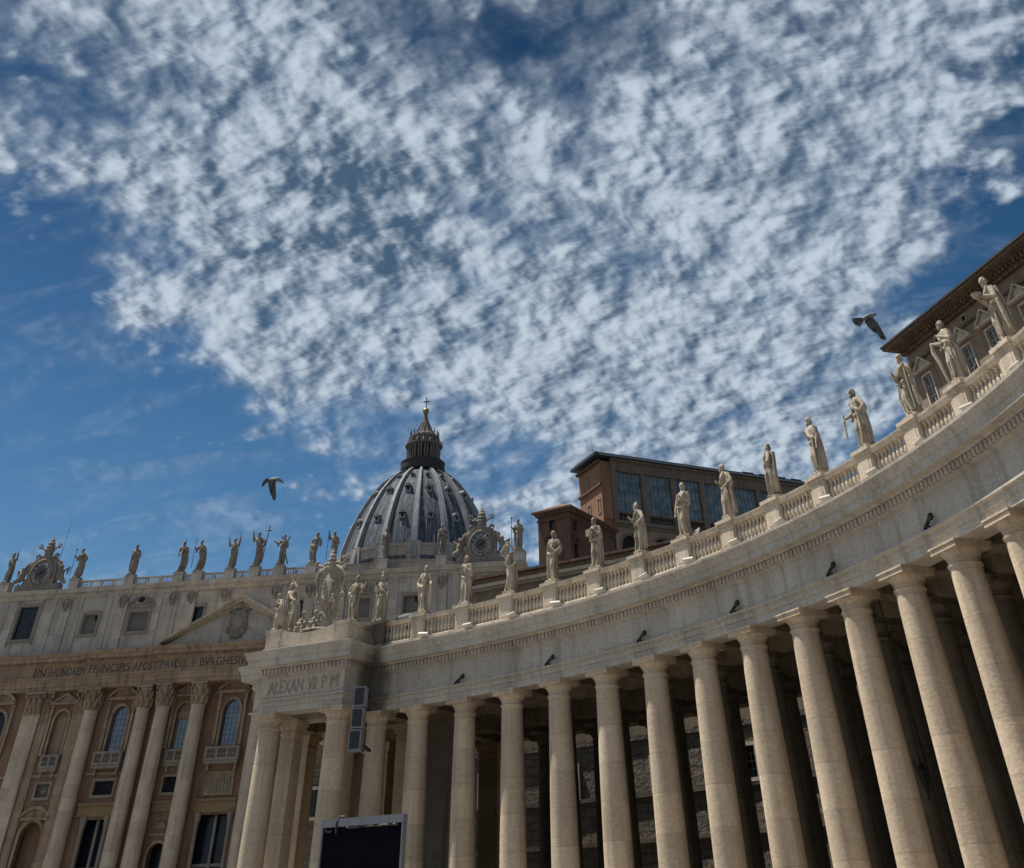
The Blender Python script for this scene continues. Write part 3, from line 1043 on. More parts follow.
for sg in (-1, 1):
    m.bbox(WB, sg * 57.4 - 0.02, sg * 57.4 + 0.02, -24, -0.003, ZB, 55)
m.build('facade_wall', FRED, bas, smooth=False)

for kind, x in BAYS:
    rel = kind
    hs = [h for h in holes if abs((h[0] + h[1]) / 2 - x) < 0.01]
    top, rest = hs[0], hs[1:]
    a, b, za, zb, _ = top
    # upper arched window: surround, balcony and hood
    fr_ = MB()
    frame_arch(fr_, WB, a, b, za, zb, 0.42, 0.003, 0.28)
    for sx in (-1, 1):   # flanking half columns
        xx = x + sx * ((b - a) / 2 + 0.95)
        fr_.bbox(WB, xx - 0.3, xx + 0.3, 0.004, 0.4, za, zb + 0.5)
        fr_.bbox(WB, xx - 0.42, xx + 0.42, 0.004, 0.52, zb + 0.503, zb + 0.9)
    hw = (b - a) / 2 + (1.75 if kind in 'ac' else 1.35)
    if kind in 'ace':
        seg_ped(fr_, WB, x - hw, x + hw, zb + 1.35, 1.55, 0.42, 0.003, 0.85)
    else:
        tri_ped(fr_, WB, x - hw, x + hw, zb + 0.95, 1.75, 0.36, 0.003, 0.7)
    win = fr_.build('window', FAC, bas, ang=25)
    pm = MB()
    glass_mat = WINBLUE if kind in 'abc' else (WINDARK if kind == 'e' else BLIND)
    if kind == 'b':
        pm.prism(WB, arch_poly(a, b, za, zb), -0.8, -0.77)
        pm.build('niche_back', FAC, win, smooth=False)
        q = MB(); q.bbox(WB, a + 0.25, b - 0.25, -0.765, -0.70, za, za + 4.2); q.build('pane', WINBLUE, win, smooth=False)
        q = MB(); frame_rect(q, WB, a + 0.25, b - 0.25, za, za + 4.2, 0.12, -0.70, -0.55); mullions(q, WB, a + 0.25, b - 0.25, za, za + 4.2, 3, 6, 0.07, -0.69, -0.62)
        q.build('sash', GREYTRIM, win, smooth=False)
    elif kind == 'd':
        pm.prism(WB, arch_poly(a, b, za, zb), -0.85, -0.8)
        pm.build('niche_back', FAC, win, smooth=False)
    else:
        pm.prism(WB, arch_poly(a, b, za, zb), -0.7, -0.66)
        pm.build('pane', glass_mat, win, smooth=False)
        q = MB(); mullions(q, WB, a, b, za, zb - 0.3, 4, 8, 0.05, -0.655, -0.62); q.build('sash', SASHB, win, smooth=False)
    bal = MB()
    bw = (3.4 if kind == 'a' else 2.9 if kind == 'c' else 1.9)
    bd = 1.7 if kind in 'ac' else 0.8
    bal.bbox(WB, x - bw, x + bw, 0.005, bd, 27.75, 28.1)
    bal.bbox(WB, x - bw + 0.1, x + bw - 0.1, 0.006, bd - 0.15, 27.3, 27.745)
    bal.bbox(WB, x - bw, x + bw, bd - 0.35, bd, 29.35, 29.62)
    npier = 4 if bw > 2 else 3
    for i in range(npier):
        xx = x - bw + 0.24 + (2 * bw - 0.48) * i / (npier - 1)
        bal.bbox(WB, xx - 0.22, xx + 0.22, bd - 0.33, bd - 0.02, 28.103, 29.347)
    nb = int(bw * 2 / 0.36)
    for i in range(nb):
        xx = x - bw + 0.4 + (2 * bw - 0.8) * (i + 0.5) / nb
        q = WB(xx, bd - 0.18, 0)
        baluster(bal, q[0], q[1], 28.1, 1.25, 1.0, 6)
    for sx in (-1, 1):
        bal.bbox(WB, x + sx * (bw - 0.16) - 0.14, x + sx * (bw - 0.16) + 0.14, 0.006, bd - 0.36, 28.103, 29.6)
        bal.prism(Basis((x + sx * (bw - 0.6) - 0.2, 0), 90, True) if False else WB, [(x + sx * (bw - 0.7) - 0.2, 26.4), (x + sx * (bw - 0.7) + 0.2, 26.4), (x + sx * (bw - 0.7) + 0.26, 27.297), (x + sx * (bw - 0.7) - 0.26, 27.297)], 0.006, bd * 0.55)
    bal.build('balcony', GREYTRIM, bas, smooth=False)
    # middle register
    if kind == 'a':
        q = MB(); frame_rect(q, WB, x - 2.4, x + 2.4, 23.5, 26.0, 0.35, 0.003, 0.25); q.bbox(WB, x - 2.4, x + 2.4, 0.004, 0.06, 23.5, 26.0)
        rl = q.build('relief_panel', FAC, bas, smooth=False)
        q = MB()
        rg = random.Random(3)
        for i in range(7):
            xx = x - 2.0 + 4.0 * i / 6
            hh = rg.uniform(1.5, 2.0)
            q.ell(WB(xx, 0.14, 23.6 + hh * 0.45), (0.24, 0.14, hh * 0.45), 8, 6)
            q.ell(WB(xx + rg.uniform(-.08, .08), 0.16, 23.65 + hh), (0.15, 0.14, 0.2), 8, 6)
            q.tube([WB(xx, 0.2, 23.6 + hh * .7), WB(xx + rg.uniform(-.4, .4), 0.25, 23.6 + hh * .5)], 0.07, 6)
        q.build('carved_figures', GREYTRIM, rl)
    else:
        if rest and rest[0][2] > 20:
            a2, b2, z2, z3, _ = rest[0]
            q = MB(); frame_rect(q, WB, a2, b2, z2, z3, 0.38, 0.003, 0.22)
            fr2 = q.build('mezzanine_window', GREYTRIM, bas, smooth=False)
            q = MB(); q.bbox(WB, a2 - 0.01, b2 + 0.01, -0.7, -0.66, z2, z3)
            q.build('pane', DARK if kind != 'd' else BLIND, fr2, smooth=False)
            if kind == 'd':
                q = MB(); q.prism(WB, [(x, z2 + .3), (x + .25, z2 + .7), (x + .8, z2 + .9), (x + .25, z2 + 1.1), (x, z3 - .3), (x - .25, z2 + 1.1), (x - .8, z2 + .9), (x - .25, z2 + .7)], -0.65, -0.5)
                q.build('carved_star', GREYTRIM, fr2, smooth=False)
    low = hs[-1]
    a3, b3, z4, z5, ar = low
    q = MB()
    if kind in 'ac':
        q.bbox(WB, x - 3.9, x + 3.9, 0.003, 0.35, 20.95, 22.4)
        q.bbox(WB, x - 4.0, x + 4.0, 0.004, 0.6, 22.403, 22.75)
        q.build('lintel', OCHRE, bas, smooth=False)
        q = MB()
        for sx in (-1, 1):
            xx = x + sx * ((b3 - a3) / 2 - 0.25)
            p_ = WB(xx, 0.05, 0)
            q = MB()
            q.lathe([(0.5, ZB + 0.6), (0.5, ZB + 0.9), (0.42, ZB + 1.2), (0.37, 18.9), (0.40, 19.0), (0.38, 19.1), (0.46, 19.6), (0.6, 20.1), (0.56, 20.3), (0.66, 20.5), (0.66, 20.94)], (p_[0], p_[1], 0), 14)
            q.build('door_column', GREYTRIM, bas)
    elif kind == 'b':
        q.bbox(WB, x - 2.6, x + 2.6, 0.003, 0.3, 21.3, 22.4)
        q.bbox(WB, x - 2.7, x + 2.7, 0.004, 0.5, 22.403, 22.7)
        q.build('lintel', OCHRE, bas, smooth=False)
        q = MB()
        frame_arch(q, WB, a3, b3, z4, z5, 0.4, 0.003, 0.2)
        q.bbox(WB, x - 2.0, x + 2.0, 0.003, 0.14, 18.2, 18.5)
        for i in range(9):   # carved shell and swags above the arch
            t = PI * i / 8
            q.tube([WB(x, 0.1, 19.2), WB(x + 0.9 * math.cos(t), 0.16, 19.2 + 0.8 * math.sin(t))], [0.06, 0.14], 6)
        for sx in (-1, 1):
            q.tube([WB(x + sx * 0.2, 0.12, 20.6), WB(x + sx * 0.8, 0.16, 20.2), WB(x + sx * 1.3, 0.12, 20.5)], [0.1, 0.16, 0.1], 6)
        q.build('arch_surround', FAC, bas)
    else:
        frame_arch(q, WB, a3, b3, z4, z5, 0.55, 0.003, 0.3)
        seg_ped(q, WB, x - (b3 - a3) / 2 - 1.1, x + (b3 - a3) / 2 + 1.1, z5 + 0.55, 1.5, 0.4, 0.003, 0.6)
        q.build('arch_surround', FAC, bas)
    q = MB(); q.bbox(WB, a3 - 0.2, b3 + 0.2, -2.3, -2.2, ZB, z5 + 0.3)
    dr = q.build('door', WINDARK if kind != 'd' else FRED, bas, smooth=False)
    if kind in 'ac':
        q = MB(); q.bbox(WB, x - 0.35, x + 0.1, -1.6, -1.3, ZB, z5); q.bbox(WB, a3, b3, -1.62, -1.58, 14.2, 14.6)
        q.build('door_bars', GREYTRIM, dr, smooth=False)
m = MB()   # horizontal string between the registers
for x0, x1 in ((-57.3, -43.6), (-39.4, -30.6), (-26.8 - 0.3, -20), (20, 27.1), (30.6, 39.4), (43.6, 57.3)):
    m.bbox(WB, x0, x1, 0.003, 0.22, 26.55, 26.9)
m.build('string_course', FAC, bas, smooth=False)


# giant order ------------------------------------------------------------------
def corinthian(r, z0, z1, B=None, flat=None):
    m_ = MB()
    h = z1 - z0
    if flat is None:
        m_.lathe([(r, z0), (r * 0.98, z0 + h * .3), (r * 1.02, z0 + h * .6), (r * 1.22, z0 + h * .86), (r * 1.2, z0 + h * .87)], n=20)
        for row, (zz_, rr, hh, off) in enumerate(((z0 + .02 * h, r * 1.0, .42 * h, 0), (z0 + .3 * h, r * 1.03, .40 * h, PI / 8))):
            for i in range(8):
                a = off + 2 * PI * i / 8
                ca, sa = math.cos(a), math.sin(a)
                pts = [(ca * q, sa * q, z_) for q, z_ in ((rr, zz_), (rr * 1.1, zz_ + hh * .55), (rr * 1.24, zz_ + hh * .92), (rr * 1.36, zz_ + hh), (rr * 1.38, zz_ + hh * .84))]
                m_.tube(pts, [r * .27, r * .27, r * .21, r * .15, r * .05], 6)
        for i in range(4):
            a = PI / 4 + PI / 2 * i
            ca, sa = math.cos(a), math.sin(a)
            m_.ell((ca * r * 1.45, sa * r * 1.45, z0 + h * .80), (r * .22, r * .22, r * .22), 8, 6)
        q = r * 1.28
        for i in range(4):   # concave abacus as four wedges
            a = PI / 2 * i
            R_ = Matrix.Rotation(a, 3, 'Z')
            pl = [Vector((-q, -q, 0)), Vector((-q * .5, -q * .9, 0)), Vector((q * .5, -q * .9, 0)), Vector((q, -q, 0)), Vector((0, 0, 0))]
            lo = [R_ @ p for p in pl]
            v = [(p.x, p.y, z0 + h * .88) for p in lo] + [(p.x, p.y, z1 - .004) for p in lo]
            m_.add(v, [(0, 1, 2, 3, 4), (9, 8, 7, 6, 5), (0, 5, 6, 1), (1, 6, 7, 2), (2, 7, 8, 3)])
    else:
        hw, d0, d1 = flat
        m_.bbox(B, -hw, hw, d0, d1, z0, z0 + h * .87)
        for row, (zz_, hh, nn) in enumerate(((z0, .42 * h, 4), (z0 + .3 * h, .4 * h, 3))):
            for i in range(nn):
                x_ = -hw + 2 * hw * (i + .5) / nn
                m_.tube([B(x_, d1, zz_), B(x_, d1 + .16, zz_ + hh * .6), B(x_, d1 + .36, zz_ + hh), B(x_, d1 + .4, zz_ + hh * .85)], [hw / nn * .9, hw / nn * .9, hw / nn * .6, .08], 6)
        for sx in (-1, 1):
            p_ = B(sx * hw * 1.08, d1 + .18, z0 + h * .8)
            m_.ell(p_, (.32, .32, .32), 8, 6)
        m_.bbox(B, -hw * 1.22, hw * 1.22, d0, d1 + .45, z0 + h * .88, z1 - .004)
    return m_


rb_, rt_ = 1.5, 1.3
shaft = [(rb_ * 1.12, ZB + 1.2), (rb_ * 1.2, ZB + 1.5), (rb_ * 1.12, ZB + 1.9), (rb_, ZB + 2.1)] + [(rb_ + (rt_ - rb_) * max(0, (i / 10 - .3) / .7) ** 1.5, ZB + 2.2 + (35.3 - ZB - 2.2) * i / 10) for i in range(11)] + [(rt_ + .1, 35.4), (rt_ + .1, 35.6), (rt_, 35.7)]
sh_me = MB().lathe(shaft, n=28).box(-2, 2, -2, 2, ZB, ZB + 1.18).mesh('giant_column'); sh_me.materials.append(FCOL)
cap_me = corinthian(rt_, 35.7, 39.0).mesh('capital', ang=50); cap_me.materials.append(FAC)
for x, y in ((6.3, -1.9), (13.5, -1.9), (17.9, -1.1), (28.75, -1.1)):
    for sg in (-1, 1):
        o = bpy.data.objects.new('giant_column', sh_me); C.objects.link(o); o.parent = bas; o.location = (sg * x, y, 0)
        c_ = bpy.data.objects.new('capital', cap_me); C.objects.link(c_); c_.parent = o
for x, hw, dd in ((41.5, 1.75, 0.9), (55.6, 1.75, 0.9), (31.6, 1.0, 0.45), (25.4 + .35, 0.0, 0), (38.8, 0.8, 0.4)):
    if hw == 0:
        continue
    for sg in (-1, 1):
        m = MB(); m.bbox(WB, sg * x - hw, sg * x + hw, 0.003, dd, ZB, 35.6)
        o = m.build('giant_pilaster', FCOL if hw > 1.5 else FAC, bas, smooth=False)
        Bq = Basis((sg * x, 0), 0)
        corinthian(1.3, 35.6, 39.0, Bq, (hw, 0.004, dd)).build('capital', FAC, o, ang=50)

# entablature breaking forward over the centre ---------------------------------
path = [(-57.5, 24), (-57.5, -0.9), (-43.6, -0.9), (-43.6, -0.95), (-31.4, -0.95), (-31.4, -2.2), (-15.9, -2.2), (-15.9, -3.05), (15.9, -3.05), (15.9, -2.2), (31.4, -2.2), (31.4, -0.95), (43.6, -0.95), (43.6, -0.9), (57.5, -0.9), (57.5, 24)]
path = [p for i, p in enumerate(path) if p not in ((-43.6, -0.95), (43.6, -0.95), (-43.6, -0.9), (43.6, -0.9))]
path = [(-57.5, 24), (-57.5, -0.95), (-31.4, -0.95), (-31.4, -2.2), (-15.9, -2.2), (-15.9, -3.05), (15.9, -3.05), (15.9, -2.2), (31.4, -2.2), (31.4, -0.95), (57.5, -0.95), (57.5, 24)]
EP = [(-2.9, 39.0), (0.0, 39.0), (0.0, 39.6), (0.12, 39.65), (0.12, 40.3), (0.22, 40.35), (0.22, 40.75), (0.45, 40.9), (0.45, 41.08), (0.04, 41.15), (0.04, 42.75),
      (0.25, 42.85), (0.4, 43.1), (0.42, 43.35), (1.25, 43.45), (1.28, 43.95), (1.45, 44.05), (1.7, 44.45), (1.72, 44.6), (0.3, 44.8), (-2.9, 44.82)]
m = MB().sweep(path, EP)
for x0, x1, y in ((-57.3, -31.6, .95), (-31.2, -16.1, 2.2), (-15.7, 15.7, 3.05), (16.1, 31.2, 2.2), (31.6, 57.3, .95)):
    n_ = int((x1 - x0) / .62)
    for i in range(n_):
        xx = x0 + (x1 - x0) * (i + .5) / n_
        m.bbox(WB, xx - .18, xx + .18, y + .42, y + .62, 43.0, 43.34)
en = m.build('entablature', FAC, bas, ang=25)
for txt, a, b, d in (('IN', -43.4, -40.9, .95), ('HONOREM', -39.7, -32.5, .95), ('PRINCIPIS', -30.9, -22.2, 2.2), ('APOST', -21.5, -16.5, 2.2), ('PAVLVS', -15.3, -9.9, 3.05), ('V', -8.9, -8.0, 3.05), ('BVRGHESIVS', -7.1, 3.1, 3.05),
                     ('ROMANVS', 4.1, 11.2, 3.05), ('PONT', 12.0, 15.4, 3.05), ('MAX', 16.8, 20.4, 2.2), ('AN', 21.6, 23.6, 2.2), ('MDCXII', 24.6, 30.4, 2.2), ('PONT', 32.2, 36.4, .95), ('VII', 37.6, 39.8, .95)):
    lettering(txt, WB, a, b, 41.33, 1.25, d + .045, .03, LETTER, en)

# pediment ----------------------------------------------------------------------
ped = MB()
ped.prism(WB, [(-15.5, 44.83), (15.5, 44.83), (0, 51.35)], -0.5, 3.1)
pd = ped.build('pediment', FATT, bas, smooth=False)
m = MB()
for sg in (-1, 1):
    for (o0, o1, dd) in ((0.0, 0.55, 4.75), (0.55, 1.05, 4.3), (1.05, 1.6, 3.6)):
        t = 0.435
        zt = lambda xx, off: 52.25 - off - abs(xx) * t
        A_ = [(sg * 16.3, zt(16.3, o0)), (0, zt(0, o0)), (0, zt(0, o1)), (sg * 16.3, zt(16.3, o1))]
        A_ = [(x_, max(z_, 44.85 if i_ in (0, 3) else z_)) for i_, (x_, z_) in enumerate(A_)]
        m.prism(WB, A_, -0.4, dd)
m.build('raking_cornice', FCOL, pd, smooth=False)


def blobs(seed, n, box_, r0, r1, B):
    rg_ = random.Random(seed); mb = MB()
    for i in range(n):
        mb.ell(B(rg_.uniform(*box_[0]), rg_.uniform(*box_[1]), rg_.uniform(*box_[2])), (rg_.uniform(r0, r1), rg_.uniform(r0, r1), rg_.uniform(r0, r1)), 8, 6)
    return mb


def cartouche(B, x, z, w_, h_, d, crown=True, seed=1):
    """carved shield with scrolls, keys and a tiara"""
    mb = MB()
    poly = []
    for i in range(24):
        t = 2 * PI * i / 24
        rx = w_ * .36 * (1 + .12 * math.cos(2 * t)); rz = h_ * .36 * (1 - .14 * math.sin(t))
        poly.append((x + rx * math.cos(t) * (1 if math.sin(t) > -.2 else .9), z - h_ * .08 + rz * math.sin(t)))
    mb.prism(B, poly, d, d + w_ * .10)
    mb.ell(B(x, d + w_ * .08, z - h_ * .08), (w_ * .30, w_ * .12, h_ * .30), 14, 10)
    for i in range(24):
        (x0, z0), (x1, z1) = poly[i], poly[(i + 1) % 24]
        mb.tube([B(x0, d + .08 * w_, z0), B(x1, d + .08 * w_, z1)], w_ * .055, 6)
    for sx in (-1, 1):
        for (qx, qz, r) in ((.40, .22, .11), (.42, -.28, .10), (.28, .34, .12), (.20, -.42, .09)):
            ring = [B(x + sx * qx * w_ + r * w_ * math.cos(t), d + .07 * w_, z + qz * h_ + r * w_ * math.sin(t)) for t in np.linspace(0, 1.7 * PI, 9)]
            mb.tube(ring, [w_ * .05] * 9, 6)
        mb.tube([B(x - sx * w_ * .42, d + .04 * w_, z - h_ * .05), B(x + sx * w_ * .42, d + .04 * w_, z + h_ * .42)], w_ * .04, 6)
        mb.ell(B(x + sx * w_ * .44, d + .04 * w_, z + h_ * .44), (w_ * .1, w_ * .06, w_ * .1), 8, 6)
    if crown:
        for i, (rr, q) in enumerate(((.20, .36), (.18, .42), (.13, .48))):
            p_ = B(x, d + .09 * w_, z + h_ * q)
            mb.ell(p_, (w_ * rr, w_ * rr * .7, h_ * .055), 12, 8)
        mb.ell(B(x, d + .09 * w_, z + h_ * .54), (w_ * .06, w_ * .06, w_ * .07), 8, 6)
    mb.merge(blobs(seed, 9, ((x - w_ * .28, x + w_ * .28), (d + .12 * w_, d + .19 * w_), (z - h_ * .34, z + h_ * .2)), w_ * .03, w_ * .07, B))
    return mb


me = remeshed(cartouche(WB, -0.55, 48.3, 4.3, 5.7, 3.15, True, 5), 'coat_of_arms', 0.09, 1)
add_mesh('coat_of_arms', me, GREYTRIM, pd)

# attic --------------------------------------------------------------------------
AH = []
for sg in (-1, 1):
    AH += [(sg * 49.35 - 2.15, sg * 49.35 + 2.15, 47.7, 53.2, False), (sg * 34.6 - 1.6, sg * 34.6 + 1.6, 48.0, 51.2, False), (sg * 23.9 - 2.1, sg * 23.9 + 2.1, 48.0, 51.2, False), (sg * 11.2 - 1.4, sg * 11.2 + 1.4, 48.6, 51.5, False)]
AH = [tuple(sorted(h[:2])) + h[2:] for h in AH]
AD = 0.35
m = wall_holes(MB(), WB, -57.4, 57.4, 44.6, 55.1, AH, AD, 0.7)
m.bbox(WB, -57.4, 57.4, -1.0, -0.9, 44.6, 55.05)
att = m.build('attic_wall', FATT, bas, smooth=False)
for a, b, z0, z1, _ in AH:
    x = (a + b) / 2
    big_ = abs(abs(x) - 23.9) < .1
    q = MB(); frame_rect(q, WB, a, b, z0, z1, 0.5, AD + 0.003, AD + 0.22)
    if big_:
        q.bbox(WB, a - .9, b + .9, AD + .003, AD + .3, z1 + .75, z1 + 1.05)
        for sx in (-1, 1):
            q.prism(WB, [(x + sx * 3.0, z1 + 1.06), (x + sx * 3.0, z1 + 1.4), (x + sx * 1.2, z1 + 2.6), (x + sx * 1.2, z1 + 2.1)], AD + .003, AD + .4)
        q.ell(WB(x, AD + .2, z1 + 1.9), (1.25, .35, .85), 14, 8)
        q.merge(blobs(9, 14, ((x - 2.2, x + 2.2), (AD + .1, AD + .3), (z1 + 1.1, z1 + 1.7)), .12, .3, WB))
    if abs(x) > 45:
        q.bbox(WB, a - .8, a - .5, AD + .003, AD + .2, z0 - 1.0, z1 + 1.0)
        q.bbox(WB, b + .5, b + .8, AD + .003, AD + .2, z0 - 1.0, z1 + 1.0)
    aw = q.build('attic_window', GREYTRIM, bas)
    q = MB(); q.bbox(WB, a, b, AD - .62, AD - .58, z0, z1)
    q.build('pane', WINDARK if (abs(x) > 45 or abs(x) < 15) else BLIND, aw, smooth=False)
    if big_:
        q = MB(); q.ell(WB(x, AD + .5, z1 + 1.95), (.75, .12, .5), 14, 8); q.build('oculus', DARK, aw)
    if abs(x) > 30 and abs(x) < 40:
        q = MB(); q.bbox(WB, x + .6, x + 1.1, AD - .57, AD - .5, z1 - .9, z1 - .1); q.build('broken_slat', DARK, aw, smooth=False)
m = MB()
SX = [0.0, 5.5, 12.6, 16.9, 28.0, 40.6, 57.0]
pil_x = [5.5, 12.9, 16.9, 28.0, 40.9, 43.9, 54.9, 20.0, 31.2, 37.9]
for x in pil_x:
    for sg in (-1, 1):
        hw = 1.05 if x in (5.5, 12.9, 16.9, 28.0, 40.9) else .55
        q = MB(); q.bbox(WB, sg * x - hw, sg * x + hw, AD + .003, AD + (.38 if hw > 1 else .2), 44.9, 54.4)
        o = q.build('attic_pilaster', FATT, bas, smooth=False)
        if hw > 1:
            mb = MB()
            rg_ = random.Random(int(x * 10 + sg))
            mb.ell(WB(sg * x, AD + .5, 53.5), (.5, .35, .62), 10, 8)
            mb.ell(WB(sg * x, AD + .5, 52.5), (.38, .25, .6), 10, 8)
            for sx in (-1, 1):
                mb.tube([WB(sg * x + sx * .3, AD + .5, 53.9), WB(sg * x + sx * .85, AD + .5, 53.6), WB(sg * x + sx * .75, AD + .5, 52.9), WB(sg * x + sx * .4, AD + .45, 52.6)], [.22, .26, .22, .12], 6)
            mb.merge(blobs(int(x), 8, ((sg * x - .7, sg * x + .7), (AD + .5, AD + .7), (52.2, 54.1)), .1, .2, WB))
            mb.build('carved_head', GREYTRIM, o)
apath = [(-57.5, 24), (-57.5, -.75), (-44.6, -.75), (-44.6, -.55), (-29.3, -.55), (-29.3, -.75), (-26.7, -.75), (-26.7, -.55), (-18.2, -.55), (-18.2, -.75), (-4.2, -.75)]
apath = apath + [(-x, y) for x, y in apath[::-1]]
m = MB().sweep(apath, [(-.5, 54.3), (.02, 54.3), (.1, 54.5), (.3, 54.75), (.32, 54.95), (.75, 55.05), (.78, 55.35), (.95, 55.6), (.95, 55.75), (.2, 55.85), (-.5, 55.85)])
m.build('attic_cornice', FATT, bas, ang=25)
# flat roof behind and body of the church
m = MB()
m.box(-56.5, 56.5, 1.2, 24, 44, 55.5)
m.box(-20, 20, 24, 118, 0, 50)
m.prism(Basis((0, 24), 0, True), [(-21, 50.003), (21, 50.003), (0, 56)], 0, 94)
m.box(-46, 46, 24, 70, 0, 42)
m.build('nave_roof', DRUM, bas, smooth=False)

# balustrade along the top: pedestals under the statues and panels between
peds = sorted({*SX, *[-x for x in SX]})
for x in peds:
    wdt = 1.1 if abs(x) < 56 else 1.3
    q = MB(); q.bbox(WB, x - wdt, x + wdt, -.9, 1.0, 55.86, 57.3); q.bbox(WB, x - wdt - .1, x + wdt + .1, -1.0, 1.1, 57.303, 57.55)
    q.build('roof_pedestal', FATT, bas, smooth=False)
for i in range(len(peds) - 1):
    a, b = peds[i] + 1.25, peds[i + 1] - 1.25
    if 43 < abs((a + b) / 2) < 56 or b - a < .5:
        continue
    if a > 17:
        q = MB(); q.bbox(WB, a - .1, b + .1, -.6, .5, 55.853, 56.9); q.bbox(WB, a - .1, b + .1, -.7, .6, 56.903, 57.15)
        q.build('roof_parapet', DRUM, bas, smooth=False)
        continue
    q = MB()
    q.bbox(WB, a, b, .1, .6, 55.853, 56.1)
    q.bbox(WB, a, b, .05, .65, 56.95, 57.2)
    nb = max(2, int((b - a) / 2.3))
    for j in range(nb + 1):
        xx = a + (b - a) * j / nb
        q.bbox(WB, max(a, xx - .28), min(b, xx + .28), .12, .58, 56.103, 56.947)
    nn = int((b - a) / .5)
    for j in range(nn):
        xx = a + (b - a) * (j + .5) / nn
        p_ = WB(xx, .35, 0)
        baluster(q, p_[0], p_[1], 56.1, .85, 1.25, 6)
    q.build('roof_balustrade', FATT, bas, smooth=False)

# dome ---------------------------------------------------------------------------
DY = 141.0
Z0, H0, RD = 86.0, 33.0, 27.0


def dome_r(z):
    t = min(1, max(0, (z - Z0) / H0))
    return RD * math.sqrt(max(0, 1 - t ** 1.42))


dome = empty('dome', (0, DY, 0)); dome.parent = bas
D0 = (0, DY)
prof = [(dome_r(z), z) for z in np.linspace(Z0, 117.9, 26)]
m = MB().lathe(prof, (0, DY, 0), 96, caps=False)
m.build('lead_shell', LEAD, dome, ang=60)
for i in range(16):
    a = -PI / 2 + rad(11.25) + 2 * PI * i / 16
    m = MB()
    for (w0, w1, hgt) in ((1.35, .55, .55), (.85, .34, 1.15)):
        v = []; f = []
        zs_ = np.linspace(Z0, 117.9, 22)
        for j, z in enumerate(zs_):
            t = (z - Z0) / (117.9 - Z0)
            hw = w0 + (w1 - w0) * t
            r = dome_r(z)
            for (s_, dr) in ((-1, -.3), (-1, hgt), (1, hgt), (1, -.3)):
                rr = r + dr
                v.append((rr * math.cos(a) - s_ * hw * math.sin(a), DY + rr * math.sin(a) + s_ * hw * math.cos(a), z + dr * .25))
        for j in range(len(zs_) - 1):
            for q in range(3):
                f.append((j * 4 + q, j * 4 + q + 1, (j + 1) * 4 + q + 1, (j + 1) * 4 + q))
        m.add(v, f)
    m.build('dome_rib', LEADRIB, dome, smooth=False)
# standing seams between the ribs
m = MB()
for i in range(16):
    for q in (-.62, -.21, .21, .62):
        a = -PI / 2 + 2 * PI * (i + q * .62) / 16
        pts = []
        for z in np.linspace(Z0 + .5, 115.5, 12):
            r = dome_r(z) + .06
            pts.append((r * math.cos(a), DY + r * math.sin(a), z))
        m.tube(pts, .09, 4)
m.build('lead_seams', LEADRIB, dome, smooth=False)
for zr, sz in ((98.7, .82), (107.8, .85), (113.2, .55)):
    for i in range(16):
        a = -PI / 2 + 2 * PI * i / 16
        r = dome_r(zr)
        dx, dy = math.cos(a), math.sin(a)
        R_ = Matrix.Rotation(a + PI / 2, 3, 'Z')
        T_ = Matrix.Translation((dx * r, DY + dy * r, zr)) @ R_.to_4x4()
        q = MB()
        pl = arch_poly(-sz * 1.15, sz * 1.15, -sz * 1.1, sz * 1.55, 8)
        q.prism(lambda x_, d_, z_: (x_, -d_, z_), pl, -1.4 * sz - .5, .75 * sz)
        pl2 = arch_poly(-sz * 1.45, sz * 1.45, sz * .95, sz * 2.0, 8)
        q.prism(lambda x_, d_, z_: (x_, -d_, z_), pl2, -1.2 * sz - .5, 1.05 * sz)
        qq = MB().merge(q, T_)
        o = qq.build('dormer', LEADRIB, dome, smooth=False)
        q = MB(); q.prism(lambda x_, d_, z_: (x_, -d_, z_), [(.62 * sz * math.cos(t), .15 * sz + .75 * sz * math.sin(t)) for t in np.linspace(0, 2 * PI, 13)[:-1]], .6 * sz, .76 * sz)
        MB().merge(q, T_).build('opening', DARK, o, smooth=False)
# drum and its attic
m = MB().lathe([(25.6, 50), (25.6, 73), (27.2, 73.3), (27.2, 74.6), (26.3, 74.8), (26.3, 84.0), (27.1, 84.3), (27.3, 85.4), (26.9, 85.5), (26.9, 89.3), (27.3, 89.5), (27.3, 90.2), (26.5, 90.4), (25.0, 90.5)], (0, DY, 0), 96, caps=False)
m.build('drum', DRUM, dome, ang=25)
for i in range(16):
    a = -PI / 2 + rad(11.25) + 2 * PI * i / 16
    B = Basis((27 * math.cos(a), DY + 27 * math.sin(a)), math.degrees(a) + 90)
    q = MB()
    q.bbox(B, -2.2, 2.2, -1, .5, 74.9, 90.6)
    q.bbox(B, -2.4, 2.4, -1, .8, 84.1, 85.6)
    q.bbox(B, -2.6, 2.6, -2, 2.6, 55, 73)
    q.bbox(B, -2.9, 2.9, -2, 3.0, 73.2, 74.7)
    q.build('drum_buttress', DRUM, dome, smooth=False)

